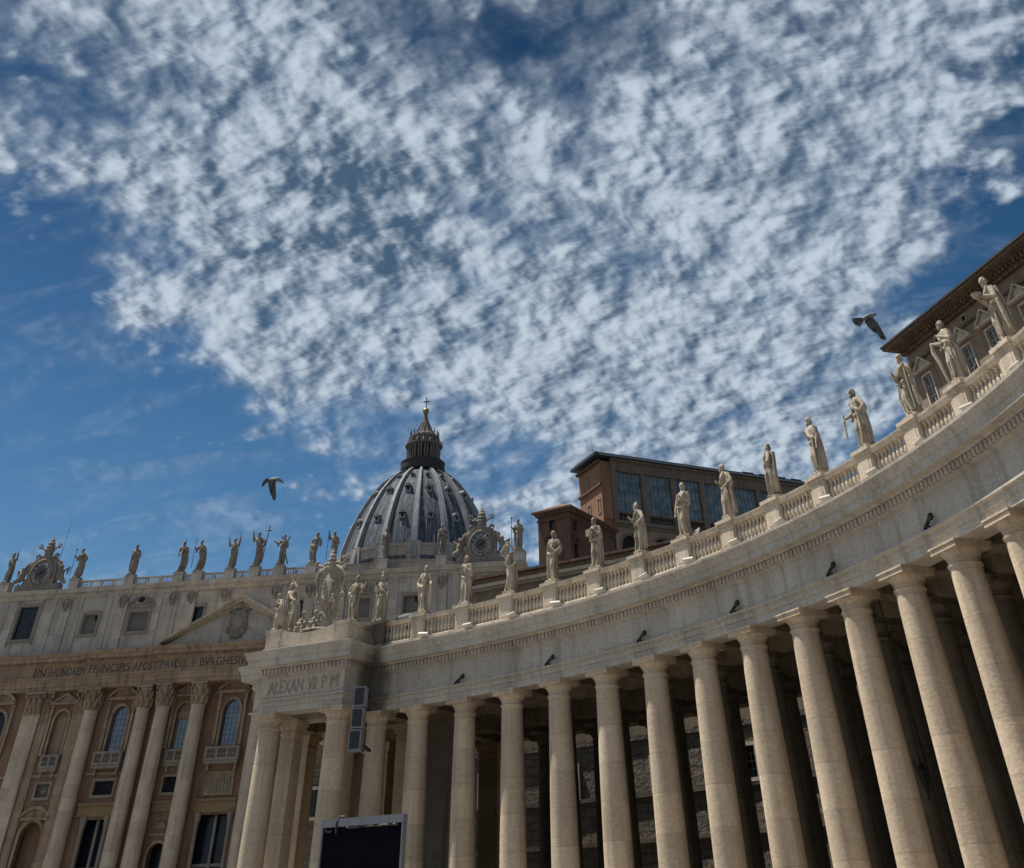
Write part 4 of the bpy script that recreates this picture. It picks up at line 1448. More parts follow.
# lantern
lan = empty('lantern', (0, 0, 0)); lan.parent = dome
m = MB().lathe([(7.2, 116.6), (7.4, 117.2), (8.1, 117.6), (8.3, 118.1), (8.3, 118.6), (8.0, 118.7), (8.0, 120.5), (8.15, 120.6), (8.15, 120.9), (7.7, 121.0), (4.4, 121.2)], (0, DY, 0), 48, caps=False)
o = m.build('gallery', BLACKLINE, dome, ang=25)
m = MB().lathe([(4.3, 120.9), (4.3, 127.0)], (0, DY, 0), 32, caps=False)
m.build('lantern_core', DARK, dome)
for i in range(16):
    a = -PI / 2 + rad(11.25) + 2 * PI * i / 16
    for q in (-.11, .11):
        b_ = a + q
        MBq = MB().lathe([(.5, 121.0), (.5, 121.3), (.4, 121.4), (.36, 125.6), (.55, 126.1), (.6, 126.2)], (5.8 * math.cos(b_), DY + 5.8 * math.sin(b_), 0), 10)
        MBq.build('lantern_column', LANT, dome)
m = MB().lathe([(6.7, 126.2), (6.9, 126.5), (6.9, 126.9), (6.5, 127.0), (5.6, 127.1), (5.4, 128.7), (5.7, 128.9), (5.7, 129.3), (4.8, 129.5), (4.5, 130.2), (3.4, 130.8), (2.6, 132.0), (1.9, 133.6), (1.25, 135.2), (.8, 136.6), (.75, 137.3), (.35, 137.6)], (0, DY, 0), 48, caps=False)
m.build('spire', LANT, dome, ang=25)
for i in range(16):
    a = -PI / 2 + rad(11.25) + 2 * PI * i / 16
    ca, sa = math.cos(a), math.sin(a)
    q = MB()
    q.tube([(6.4 * ca, DY + 6.4 * sa, 126.9), (5.9 * ca, DY + 5.9 * sa, 127.9), (5.3 * ca, DY + 5.3 * sa, 128.6)], [.45, .3, .35], 6)
    q.lathe([(.3, 129.2), (.35, 129.7), (.14, 130.0), (.28, 130.6), (.1, 131.2), (.16, 131.4), (.02, 131.9)], (5.25 * ca, DY + 5.25 * sa, 0), 8)
    q.tube([(4.2 * ca, DY + 4.2 * sa, 130.2), (2.7 * ca, DY + 2.7 * sa, 132.1), (1.5 * ca, DY + 1.5 * sa, 134.6)], .14, 5)
    q.build('candelabrum', LANT, dome)
MB().ell((0, DY, 138.7), (1.18, 1.18, 1.18), 20, 14).build('orb', GOLD, dome)
m = MB(); m.box(-.16, .16, DY - .13, DY + .13, 139.8, 143.7); m.box(-1.25, 1.25, DY - .12, DY + .12, 141.9, 142.25)
m.build('cross', IRON, dome, smooth=False)
bpy.data.objects.remove(lan)

# ------------------------------------------------------------------ carved figures
def loft(mb, rings):
    """rings: lists of equal length of points"""
    n = len(rings[0]); v = [p for r in rings for p in r]
    f = []
    for j in range(len(rings) - 1):
        for i in range(n):
            k = (i + 1) % n
            f.append((j * n + i, j * n + k, (j + 1) * n + k, (j + 1) * n + i))
    f.append(tuple(range(n - 1, -1, -1)))
    f.append(tuple((len(rings) - 1) * n + i for i in range(n)))
    return mb.add(v, f)


ARMS = {
    'chest': ((.165, .00, .615), (.045, -.135, .70)),
    'book': ((.165, .01, .61), (.07, -.16, .645)),
    'raise': ((.20, -.05, .74), (.235, -.10, .95)),
    'head': ((.185, -.06, .83), (.06, -.10, .97)),
    'down': ((.175, .0, .60), (.19, -.06, .44)),
    'out': ((.20, -.05, .67), (.33, -.15, .73)),
    'low': ((.185, -.02, .62), (.27, -.15, .55)),
    'staff': ((.195, -.03, .64), (.225, -.15, .70)),
    'bowl': ((.17, -.02, .61), (.06, -.19, .665)),
    'hip': ((.22, .02, .63), (.12, -.07, .55)),
}


def figure(seed, right='chest', left='down', sway=.02, turn=0.0, cloak=.6, skirt=1.0, beard=True, hat=None, nod=0.0, wings=False, sit=0.0):
    """standing draped figure of unit height facing -Y; z from 0 to 1"""
    rg = random.Random(seed)
    mb = MB()
    N = 56
    p1, p2_, p3 = rg.uniform(0, 6), rg.uniform(0, 6), rg.uniform(0, 6)
    tw = rg.uniform(-3, 3)
    zs = [0.0, .03, .08, .15, .22, .30, .38, .45, .51, .56, .60, .64, .69, .74, .78, .805, .825, .845]
    A = [.104, .100, .090, .084, .083, .088, .096, .104, .108, .104, .094, .092, .102, .114, .118, .104, .066, .044]
    D = [.098, .094, .084, .078, .078, .082, .088, .092, .090, .083, .075, .074, .082, .084, .075, .063, .05, .042]
    cx = lambda z: 1.5 * sway * math.sin(PI * min(z, .85) / .85 * 1.35) - sway * .5 * z
    rings = []
    for z, a, d in zip(zs, A, D):
        am = .21 if z < .5 else (.15 if z < .66 else .09 if z < .79 else 0.0)
        am *= skirt
        ring = []
        a *= 1.07; d *= 1.10
        for i in range(N):
            t = 2 * PI * i / N
            w_ = (abs(math.sin(4.5 * t + p1 + tw * z)) * 2 - 1.2) * .55 + math.sin(11 * t + p2_ - 6 * z) * .35 + math.sin(4 * t + p3 + 9 * z) * .4
            q = 1 + am * w_
            ring.append((cx(z) + a * q * math.cos(t), d * q * math.sin(t), z))
        rings.append(ring)
    loft(mb, rings)
    sg = 1 if sway >= 0 else -1
    # bent free leg pushing through the robe
    mb.tube([(cx(.5) - sg * .05, -.03, .50), (cx(.28) - sg * .06, -.10, .29), (cx(.05) - sg * .075, -.075, .06)], [.075, .058, .045], 10)
    for sx in (-1, 1):
        mb.ell((sx * .055 + (-sg * .02 if sx == -sg else 0), -.125 if sx == -sg else -.10, .018), (.033, .065, .022), 8, 6)
    # mantle: rope of folds from the left shoulder across to the right hip, hanging end
    s_ = rg.choice((-1, 1))
    pts = [(cx(.8) + s_ * .085, -.045, .815), (cx(.72) + s_ * .055, -.098, .72), (cx(.64) - s_ * .02, -.108, .635), (cx(.56) - s_ * .09, -.075, .575), (cx(.54) - s_ * .12, .02, .55)]
    mb.tube(pts, [.03, .036, .034, .038, .03], 8)
    mb.tube([(cx(.56) - s_ * .10, -.06, .58), (cx(.5) - s_ * .02, -.11, .50), (cx(.46) + s_ * .08, -.09, .53), (cx(.5) + s_ * .125, -.02, .60)], [.03, .034, .034, .028], 8)
    for q in range(3):
        x0 = rg.uniform(-.08, .08)
        mb.tube([(cx(.5) + x0, -.095, .52), (cx(.3) + x0 * 1.1 + rg.uniform(-.02, .02), -.112, .30), (x0 * 1.3, -.118, .04)], [.014, .022, .024], 6)
    if cloak > 0:
        rr = []
        M_ = 22
        for z in (.06, .2, .35, .5, .64, .76, .815):
            ring = []
            wd = .070 + .045 * cloak * (1 - z * .4)
            for i in range(M_):
                t = 2 * PI * i / M_
                w_ = 1 + .16 * math.sin(5 * t + p2_ + 3 * z) * (1 if z < .75 else .3)
                ring.append((cx(z) + s_ * .02 + wd * w_ * math.cos(t), .055 + .02 * cloak + .055 * w_ * math.sin(t), z))
            rr.append(ring)
        loft(mb, rr)
    if cloak > .8:   # side fall of cloth
        mb.tube([(cx(.75) + s_ * .13, 0, .72), (s_ * .165, -.01, .55), (s_ * .175, .0, .35), (s_ * .16, .02, .12)], [.03, .04, .042, .035], 8)
    # shoulders, neck, head
    hx, hy = cx(.85) + .012 * math.sin(turn) * 2, -.012 - nod * .02
    mb.ell((cx(.8), .005, .79), (.132, .07, .048), 14, 8)
    mb.tube([(cx(.83), .0, .81), (hx, hy, .885)], [.046, .038], 10)
    R_ = Matrix.Rotation(turn, 3, 'Z') @ Matrix.Rotation(nod * .35, 3, 'X')
    hc = Vector((hx, hy - .008, .93))

    def hd(p, r):
        q = R_ @ Vector(p)
        mb.ell(tuple(hc + q), r, 12, 8, R_)
    hd((0, 0, 0), (.046, .055, .066))
    hd((0, -.052, -.008), (.010, .016, .018))       # nose
    hd((0, -.046, .016), (.036, .014, .009))        # brow
    hd((0, -.040, -.04), (.025, .018, .016))        # chin
    for sx in (-1, 1):
        hd((sx * .047, .004, -.004), (.008, .013, .017))
    hd((0, .016, .018), (.054, .056, .058))         # hair
    for q in range(7):
        t = PI * q / 6
        hd((.05 * math.cos(t), .02 + .03 * math.sin(t), -.012 + rg.uniform(-.015, .02)), (.018, .02, .028))
    if beard:
        hd((0, -.040, -.058), (.032, .026, .04))
        hd((0, -.032, -.085), (.022, .02, .03))
    if hat == 'mitre':
        hd((0, 0, .075), (.042, .03, .065))
    elif hat == 'veil':
        hd((0, .02, 0), (.062, .06, .075))
        mb.tube([(hx, .035, .93), (cx(.8), .06, .82), (cx(.6), .09, .62)], [.055, .07, .07], 10)
    # arms with sleeves, palm and fingers
    hands = {}
    for sx, pose in ((-1, right), (1, left)):
        e, w_ = ARMS[pose]
        sh_ = Vector((cx(.79) + sx * .115, .0, .785))
        E_ = Vector((cx(.65) + sx * e[0], e[1], e[2])); W_ = Vector((cx(.65) + sx * w_[0], w_[1], w_[2]))
        mb.tube([sh_, (sh_ + E_) / 2 + Vector((sx * .006, 0, 0)), E_], [.046, .044, .038], 10)
        mb.tube([E_, E_.lerp(W_, .6), W_], [.040, .034, .023], 10)
        # loose sleeve hanging from the forearm
        mb.tube([E_, E_ + Vector((0, .005, -.05)), E_.lerp(W_, .4) + Vector((0, 0, -.11))], [.04, .036, .018], 8)
        dv = (W_ - E_).normalized()
        pc = W_ + dv * .025
        mb.ell(tuple(pc), (.021, .017, .024), 8, 6)
        side = dv.cross(Vector((0, -1, .2))).normalized()
        for f_ in range(4):
            b_ = pc + side * (f_ - 1.5) * .011 + dv * .015
            ln = (.030, .036, .034, .026)[f_]
            mb.tube([b_, b_ + dv * ln * .6, b_ + dv * ln * .9 + Vector((0, -.008, -.010))], [.008, .0075, .006], 6)
        mb.tube([pc - side * .015, pc - side * .03 + dv * .012, pc - side * .032 + dv * .028], [.009, .008, .006], 6)
        hands[sx] = pc
    if wings:
        for sx in (-1, 1):
            mb.tube([(sx * .06, .07, .78), (sx * .2, .12, .88), (sx * .3, .12, .72), (sx * .28, .1, .5)], [.04, .06, .07, .03], 8)
    return mb, hands


def statue(name, loc, rz, H, seed, label, group, mat, props=(), voxel=.023, base=.16, **pose):
    """one carved figure on its little plinth; props are child objects"""
    mb, hands = figure(seed, **pose)
    S = Matrix.Scale(H, 4); S.translation = (0, 0, base)
    q = MB().merge(mb, S)
    q.box(-.17 * H, .17 * H, -.155 * H, .155 * H, 0, base + .02)
    me = remeshed(q, name, voxel, 0 if voxel < .05 else 1)
    o = add_mesh(name, me, mat, None, loc, rz)
    tag(o, label, 'statue', group)
    for pr in props:
        kind, hand = pr[0], pr[1]
        h = hands.get(hand, Vector((0, -.1, .6))) * H + Vector((0, 0, base))
        b = MB(); nm = kind; pm = mat
        if kind == 'staff':
            top = pr[2] if len(pr) > 2 else 1.05
            b.tube([(h.x + hand * .10 * 0, h.y - .05, .1 * H), (h.x, h.y - .02, h.z), (h.x + .01, h.y, top * H + base)], .022 * H / 2.6 * 1.2, 6)
            if len(pr) > 3:
                b.ell((h.x + .01, h.y, top * H + base), (.05 * H * .6, .03 * H, .06 * H * .6), 8, 6)
            pm = IRON if mat is STATF else mat
        elif kind == 'cross':
            b.tube([(h.x - .25 * hand * 0, h.y, .12 * H), (h.x + hand * .10 * H, h.y, 1.18 * H)], .03 * H / 2, 6)
            c = Vector((h.x + hand * .085 * H, h.y, 1.03 * H))
            b.tube([c - Vector((.13 * H, 0, -.014 * H)), c + Vector((.13 * H, 0, -.014 * H))], .03 * H / 2, 6)
            pm = IRON
        elif kind == 'saltire':
            for sx in (-1, 1):
                b.tube([(-sx * .22 * H, .10 * H, .1 * H), (sx * .16 * H, .13 * H, 1.02 * H)], .022 * H, 6)
            pm = IRON
        elif kind == 'book':
            b.box(h.x - .065 * H, h.x + .055 * H, h.y - .045 * H, h.y - .005 * H, h.z - .06 * H, h.z + .07 * H)
        elif kind == 'bowl':
            b.lathe([(.03 * H, 0), (.07 * H, .03 * H), (.085 * H, .075 * H), (.07 * H, .08 * H), (.03 * H, .03 * H)], (0, h.y - .02 * H, h.z - .02 * H), 14)
        elif kind == 'cloth':
            b.tube([tuple(h), (h.x + hand * .03 * H, h.y, h.z - .12 * H), (h.x - hand * .02 * H, h.y + .03 * H, h.z - .3 * H), (h.x - hand * .05 * H, h.y + .06 * H, .05 * H + base)], [.03 * H, .05 * H, .045 * H, .02 * H], 8)
            nm = 'hanging_cloth'
        elif kind == 'sword':
            b.tube([(h.x, h.y - .02, h.z + .08 * H), (h.x + hand * .05 * H, h.y - .05, h.z - .3 * H)], .018 * H, 6)
            b.tube([(h.x - .06 * H, h.y - .02, h.z), (h.x + .06 * H, h.y - .02, h.z)], .014 * H, 6)
        me2 = b.mesh(nm); me2.materials.append(pm)
        c_ = bpy.data.objects.new(nm, me2); C.objects.link(c_); c_.parent = o
    return o


GC = 'saint statues along the colonnade balustrade'
COLST = [
    (-0.98, 11, 'statue in a tall hat holding a book, first beside the porch parapet', dict(right='book', left='down', hat='mitre', sway=.015, cloak=.9), [('book', -1)], 0),
    (0, 12, 'statue trailing a long cloth from its left arm, above the leftmost full columns', dict(right='hip', left='low', sway=-.03, cloak=.4), [('cloth', 1)], .15),
    (1, 13, 'slim statue with both hands folded at its chest, left below the right clock', dict(right='chest', left='chest', sway=.01, cloak=.9, hat=None), [], -.1),
    (2, 14, 'statue twisting with both arms lifted to its head, right below the right clock', dict(right='head', left='head', sway=.05, cloak=.3), [], .3),
    (3, 15, 'heavily cloaked statue before the left face of the small brown building', dict(right='chest', left='hip', sway=-.02, cloak=1.0, hat='veil', beard=False), [], 0),
    (4, 16, 'statue hugging a book before the shaded face of the small brown building', dict(right='book', left='chest', sway=.02, cloak=.7), [('book', -1)], .1),
    (5, 17, 'statue turned left with a fold of robe gathered in front, beside the orange end wall', dict(right='bowl', left='hip', sway=.045, cloak=.5, turn=-.7), [], -.45),
    (6, 18, 'beardless statue with lowered right hand in front of the second glass bay', dict(right='down', left='chest', sway=-.03, cloak=.6, beard=False), [], .2),
    (7, 19, 'statue with bent arms and a cloak hanging behind, in front of the fourth glass bay', dict(right='book', left='hip', sway=.02, cloak=1.0, turn=-.5), [('cloth', 1)], -.25),
    (8, 20, 'striding statue facing left at the right end of the glazed palace roof', dict(right='hip', left='down', sway=.075, cloak=.5, turn=-.9), [], -.9),
    (9, 21, 'statue pressing a hand to its chest, alone against the cloud right of the glazed palace', dict(right='chest', left='down', sway=.03, cloak=.9), [], -.3),
    (10, 22, 'statue holding out a short rod low in one hand, second left of the palace corner', dict(right='low', left='hip', sway=.03, cloak=.8), [('sword', -1)], -.2),
    (11, 23, 'statue with spread cloak and slanting staff at the left corner of the big palace', dict(right='bowl', left='staff', sway=-.03, cloak=1.0), [('staff', 1, .72)], .1),
    (12, 24, 'statue stretching its right arm outward between two pedimented palace windows', dict(right='out', left='chest', sway=.05, cloak=.7), [('cloth', -1)], -.35),
    (13, 25, 'bowed statue carrying a bowl in both hands, highest and nearest the right edge', dict(right='bowl', left='bowl', sway=.03, cloak=1.0, nod=1.0), [('bowl', -1)], -.3),
]
for k, seed, label, pose, props, dr in COLST:
    p = cp(k if k >= 0 else -0.95, -0.08, 17.131)
    statue('saint_statue', p, phi(k) - PI / 2 + dr, 2.62, seed, label, GC, STAT, props, **pose)

GF = 'apostle statues on top of the basilica facade'
FACST = [
    (-57.0, 31, 'dark statue lifting a short rod, leftmost on the facade beside the left clock', dict(right='chest', left='raise', sway=.03, turn=-.5), [('staff', 1, 1.05)]),
    (-40.6, 32, 'dark statue leaning on a broad-headed axe, just right of the left clock', dict(right='staff', left='hip', sway=.04), [('staff', -1, .92, 1)]),
    (-28.0, 33, 'dark statue clutching its robe, standing alone between left clock and centre group', dict(right='chest', left='chest', sway=.03, cloak=.9), []),
    (-16.9, 34, 'dark statue resting a thin pole against its left shoulder, above the pediment tip', dict(right='hip', left='chest', sway=.05), [('staff', 1, 1.02)]),
    (-12.9, 35, 'dark stooping statue with a spear at its right side, second left of the arms-up one', dict(right='staff', left='chest', sway=.05, cloak=.9), [('staff', -1, 1.0)]),
    (-5.6, 36, 'dark statue with both arms raised, holding a bent staff, left of the tall cross', dict(right='raise', left='raise', sway=.02, cloak=.3), [('staff', 1, 1.15)]),
    (0.0, 37, 'dark central statue raising one hand and holding a large black cross', dict(right='raise', left='staff', sway=.04, cloak=.7), [('cross', 1)]),
    (5.5, 38, 'dark statue holding a big diagonal cross behind it, right of the central cross', dict(right='out', left='chest', sway=.01, cloak=.3), [('saltire', 1)]),
    (12.6, 39, 'dark bulky statue with an elbow out, left of the porch coat of arms', dict(right='hip', left='hip', sway=-.03, cloak=.9), []),
    (16.9, 40, 'dark statue lifting a club beside the dome, just behind the porch coat of arms', dict(right='raise', left='chest', sway=.02), [('staff', -1, .95)]),
    (28.0, 41, 'shadowed statue with a veil in front of the left half of the dome', dict(right='chest', left='down', hat='veil', sway=-.02, beard=False), []),
    (40.6, 42, 'weathered statue in front of the dome, left of the right clock', dict(right='book', left='hip', sway=.02, cloak=1.0), [('book', -1)]),
    (57.0, 43, 'dark statue with a knobbed staff, rightmost on the facade beside the right clock', dict(right='staff', left='chest', sway=.02, cloak=.9), [('staff', -1, 1.0, 1)]),
]
for x, seed, label, pose, props in FACST:
    H = 5.5 if x else 6.3
    rgs = random.Random(seed)
    statue('apostle_statue', (x, -.1, 57.552), rgs.uniform(-.25, .25), H, seed, label, GF, STATF, props, voxel=.075, base=.35, **pose)

# sculpture over the porch ---------------------------------------------------------
arms = empty('coat_of_arms_sculpture', PB(.2, PF - 1.0, 16.7), 'tall carved papal coat of arms with crown, crossed keys and small cherubs on the porch', 'sculpture')


def PBt(s_, d_, z_):
    """the shield leans a little"""
    return PB(s_ - (z_ - 17.2) * .10, d_ - (z_ - 17.2) * .05, z_)


mb = MB()
SZ, SH, SW = 18.75, 1.5, .98
orn = []
for i in range(28):
    t = 2 * PI * i / 28
    kx = 1.0 - .22 * max(0, -math.sin(t)) ** 1.5 + .06 * math.cos(4 * t)
    orn.append((.62 + SW * kx * math.cos(t), SZ + SH * math.sin(t)))
dS = PF - 1.45
mb.prism(PBt, orn, dS, dS + .22)
n_ = len(orn)
ctr = (.62, SZ)
for ring_k, bulge in ((.92, .26), (.6, .42), (.25, .5)):
    pass
v = []
for q, bu in ((.96, .2), (.7, .36), (.4, .46), (.08, .5)):
    v += [PBt(ctr[0] + (x_ - ctr[0]) * q, dS + bu, ctr[1] + (z_ - ctr[1]) * q) for x_, z_ in orn]
f = [(r_ * n_ + i, r_ * n_ + (i + 1) % n_, (r_ + 1) * n_ + (i + 1) % n_, (r_ + 1) * n_ + i) for r_ in range(3) for i in range(n_)] + [tuple(3 * n_ + i for i in range(n_)), tuple(range(n_ - 1, -1, -1))]
mb.add(v, f)
for i in range(n_):
    (x0, z0), (x1, z1) = orn[i], orn[(i + 1) % n_]
    mb.tube([PBt(x0, dS + .2, z0), PBt(x1, dS + .2, z1)], .13, 7)
for sx in (-1, 1):   # scrolls of the frame
    for qx, qz, r in ((.95, 1.15, .24), (1.02, -.35, .2), (.62, -1.35, .2), (.45, 1.5, .22)):
        mb.tube([PBt(.62 + sx * qx + r * math.cos(t), dS + .25, SZ + qz + r * math.sin(t)) for t in np.linspace(0, 1.8 * PI, 10)], .1, 7)
# quartered charges: heaps of hills and little oak trees
for sx, sz in ((-1, 1), (1, -1)):
    for hx, hz in ((-.18, 0), (0, 0), (.18, 0), (-.09, .16), (.09, .16), (0, .32)):
        mb.ell(PBt(.62 + sx * .36 + hx * .8, dS + .46, SZ + sz * .45 - .15 + hz), (.1, .1, .1), 8, 6)
for sx, sz in ((1, 1), (-1, -1)):
    mb.tube([PBt(.62 + sx * .36, dS + .46, SZ + sz * .45 - .3), PBt(.62 + sx * .36, dS + .46, SZ + sz * .45 + .25)], .05, 6)
    for q in (-.2, .2):
        mb.tube([PBt(.62 + sx * .36, dS + .46, SZ + sz * .45 - .1), PBt(.62 + sx * .36 + q, dS + .46, SZ + sz * .45 + .2)], .05, 6)
me = remeshed(mb, 'shield', .04, 1)
for v in me.vertices:
    v.co -= arms.location
add_mesh('shield', me, STATW, arms)
mb = MB()
for rr, z_ in ((.34, 20.2), (.36, 20.4), (.33, 20.62), (.27, 20.85), (.18, 21.05), (.08, 21.22)):
    mb.ell(PBt(.62, PF - 1.2, z_), (rr, rr * .8, .17), 12, 8)
for sx in (-1, 1):
    mb.tube([PBt(.62 - sx * .6, PF - 1.25, 19.9), PBt(.62 + sx * .4, PF - 1.2, 20.2), PBt(.62 + sx * 1.2, PF - 1.2, 20.45)], .075, 7)
    c_ = Vector(PBt(.62 + sx * 1.25, PF - 1.2, 20.5))
    for t in np.linspace(0, 2 * PI, 7)[:-1]:
        mb.ell((c_.x + .15 * math.cos(t), c_.y, c_.z + .15 * math.sin(t)), (.08, .08, .08), 6, 5)
    mb.tube([PBt(.62 + sx * .3, PF - 1.2, 20.3), PBt(.62 + sx * .9, PF - 1.15, 19.95), PBt(.62 + sx * 1.2, PF - 1.15, 19.5), PBt(.62 + sx * 1.05, PF - 1.15, 18.9)], [.1, .17, .15, .06], 7)
me = remeshed(mb, 'tiara_and_keys', .045, 1)
for v in me.vertices:
    v.co -= arms.location
add_mesh('tiara_and_keys', me, STATW, arms)
mb = MB()
for s_, z_, sc in ((-1.35, 16.58, .62), (-.35, 16.55, .62)):
    for (q, zz2, r) in ((0, .35, .26), (.02, .72, .2), (.05, 1.12, .17)):
        mb.ell(PB(s_ + q, PF - .95, z_ + zz2 * .95), (r, r, r * 1.15), 10, 8)
    for sx in (-1, 1):
        mb.tube([PB(s_ + sx * .15, PF - .95, z_ + .8), PB(s_ + sx * .32, PF - .8, z_ + .55), PB(s_ + sx * .1 + .25, PF - .6, z_ + .5)], [.09, .08, .06], 7)
        mb.tube([PB(s_ + sx * .12, PF - .95, z_ + .25), PB(s_ + sx * .25, PF - .6, z_ + .3), PB(s_ + sx * .25, PF - .5, z_)], [.13, .11, .07], 7)
mb.ell(PB(.1, PF - .9, 16.6), (1.3, .8, .16), 14, 6)
me = remeshed(mb, 'cherubs', .045, 1)
for v in me.vertices:
    v.co -= arms.location
add_mesh('cherubs', me, STATW, arms)
statue('seated_statue', PB(-2.55, PF - 1.3, 16.781), rad(-17) - .3, 2.75, 51, 'leaning figure with raised hand, nearest left of the porch coat of arms', 'figures flanking the porch coat of arms', STAT, [('cloth', -1)], right='chest', left='head', sway=.08, cloak=1.0)
statue('kneeling_statue', PB(-3.25, PF - .75, 16.781), rad(-17) - .6, 2.1, 52, 'smaller bent figure at the far left end of the porch parapet', 'figures flanking the porch coat of arms', STAT, [], right='low', left='chest', sway=.09, cloak=1.0, nod=1.0)
statue('saint_statue', PB(2.6, PF - 1.2, 16.781), rad(-17) + .1, 2.5, 53, 'statue stretching its left arm out, on the right end of the porch parapet', 'figures flanking the porch coat of arms', STAT, [], right='hip', left='out', sway=-.03, cloak=.6)


# facade clocks ----------------------------------------------------------------------
def clock(x, label, white):
    root = empty('roof_clock', (x, -.5, 55.86), label, 'clock', 'sculpted clocks at the ends of the facade')
    B = Basis((x, 0), 0)
    mb = MB()
    mb.bbox(B, -5.2, 5.2, -.7, 1.0, 55.86, 57.0)
    mb.bbox(B, -3.4, 3.4, -.6, .9, 56.9, 58.0)
    pl = [(-3.2, 57.5), (3.2, 57.5), (3.3, 59.6), (2.6, 61.2), (1.5, 62.1), (0, 62.5), (-1.5, 62.1), (-2.6, 61.2), (-3.3, 59.6)]
    mb.prism(B, pl, -.5, .75)
    for sx in (-1, 1):
        # scroll brackets and reclining angels
        for (qx, qz, r) in ((3.35, 60.6, .55), (4.5, 57.7, .75), (2.2, 62.1, .42)):
            mb.tube([B(sx * (qx + r * math.cos(t)), .3, qz + r * math.sin(t)) for t in np.linspace(0, 1.8 * PI, 10)], .26, 7)
        mb.tube([B(sx * 2.6, .3, 61.4), B(sx * 3.7, .3, 60.0), B(sx * 4.3, .3, 58.5)], [.35, .45, .3], 8)
        mb.ell(B(sx * 4.6, .6, 58.6), (.75, .6, 1.05), 10, 8)
        mb.ell(B(sx * 4.5, .75, 59.95), (.42, .42, .5), 10, 8)
        mb.tube([B(sx * 4.6, .7, 59.2), B(sx * 4.0, 1.0, 60.0), B(sx * 3.5, .9, 60.8)], [.28, .24, .18], 7)
        mb.tube([B(sx * 4.7, .8, 58.0), B(sx * 5.6, 1.0, 57.6), B(sx * 6.3, .8, 56.9)], [.55, .42, .28], 8)
        mb.tube([B(sx * 4.9, .2, 59.3), B(sx * 5.9, .1, 59.9), B(sx * 5.7, .1, 58.6)], [.25, .4, .15], 8)
        mb.tube([B(-sx * 1.2, .4, 61.8), B(sx * .4, .4, 62.9), B(sx * 2.1, .4, 64.0)], .2, 6)
        for t in np.linspace(0, 2 * PI, 8)[:-1]:
            mb.ell(B(sx * 2.25 + .38 * math.cos(t), .4, 64.05 + .38 * math.sin(t)), (.18, .16, .18), 6, 5)
    for rr, z_ in ((1.05, 62.7), (1.15, 63.3), (1.05, 63.9), (.85, 64.5), (.55, 65.0), (.25, 65.4)):
        mb.ell(B(0, .2, z_), (rr, rr * .8, .45), 12, 8)
    mb.merge(blobs(int(abs(x)) + 3, 40, ((-3.0, 3.0), (.6, .8), (57.6, 61.9)), .14, .3, B))
    me_ = remeshed(mb, 'carved_frame', .09, 1)
    for v in me_.vertices:
        v.co -= root.location
    add_mesh('carved_frame', me_, STATF, root)
    zc = 59.0
    ring = [(q * math.cos(t), q * math.sin(t)) for q in (1, ) for t in np.linspace(0, 2 * PI, 41)[:-1]]
    q = MB(); q.prism(B, [(2.35 * a, zc + 2.35 * b) for a, b in ring], .7, 1.02)
    dial = q.build('dial', MOSAIC, root, smooth=False)
    q = MB(); q.tube([B(2.42 * a, 1.0, zc + 2.42 * b) for a, b in ring + ring[:1]], .2, 6)
    q.build('dial_ring', GREYTRIM, dial)
    q = MB(); q.tube([B(1.2 * a, 1.03, zc + 1.2 * b) for a, b in ring + ring[:1]], .05, 5)
    q.build('inner_ring', MARBLEW if white else GREYTRIM, dial)
    NUM = ['XII', 'I', 'II', 'III', 'IIII', 'V', 'VI', 'VII', 'VIII', 'IX', 'X', 'XI']
    for i, tx in enumerate(NUM):
        a = PI / 2 - 2 * PI * i / 12
        ux, uz = math.cos(a), math.sin(a)
        Bn = lambda s_, d_, z_, ux=ux, uz=uz: B(1.72 * ux + s_ * uz + (z_) * ux, d_, zc + 1.72 * uz - s_ * ux + z_ * uz)
        wd = .16 + .085 * len(tx)
        lettering(tx, Bn, -wd, wd, -.33, .66, 1.035, .03, MARBLEW, dial, 'numeral')
    for ang, ln, wd in ((rad(205), 1.25, .13), (rad(28), 1.65, .10)):
        ux, uz = math.cos(ang), math.sin(ang)
        q = MB(); q.prism(B, [(-.3 * ux - wd * uz, zc - .3 * uz + wd * ux), (ln * ux, zc + ln * uz), (-.3 * ux + wd * uz, zc - .3 * uz - wd * ux)], 1.07, 1.12)
        q.build('clock_hand', IRON, dial, smooth=False)
    return root


clock(-49.0, 'carved clock with a tiara on top, at the left end of the facade', False)
ck = clock(49.0, 'carved clock with a tiara on top, at the right end of the facade', True)
an = MB().tube([(-46.6, .6, 57.2), (-46.3, .6, 69.5)], [.06, .03], 5)
tag(an.build('antenna', IRON), 'thin metal antenna rod rising behind the left facade clock', 'antenna')

# ------------------------------------------------------------------ palaces beyond the colonnade
# glazed palace
GP = Basis((78.12, -47.55), 32.2)
gp = empty('glazed_palace', GP(0, 0, 0), 'orange plastered palace with a tall dark glazed loggia and dark overhanging roof', 'palace')
gb = lambda *a: MB().bbox(GP, *a)
m = MB()
m.bbox(GP, .75, 2.7, -8.8, -.75, 0, 58.6)
m.bbox(GP, .76, 2.65, -.7, -.45, 49.9, 58.3)
m.build('end_wall', ORANGE, gp, smooth=False)
GL = Basis(GP(.75, -.45, 0)[:2], 32.2 + 90)
m = MB()
gh = [(1.2, 2.0, 51.0, 52.9, False), (4.9, 5.7, 51.0, 52.9, False), (1.2, 2.0, 55.6, 57.4, False), (4.9, 5.7, 55.6, 57.4, False)]
wall_holes(m, Basis(GP(.74, 0, 0)[:2], 32.2 + 90, True), .4, 8.8, 30, 58.6, gh, 0.0, .4)
m.build('side_wall', ORANGE, gp, smooth=False)
GS = Basis(GP(.74, 0, 0)[:2], 32.2 + 90, True)
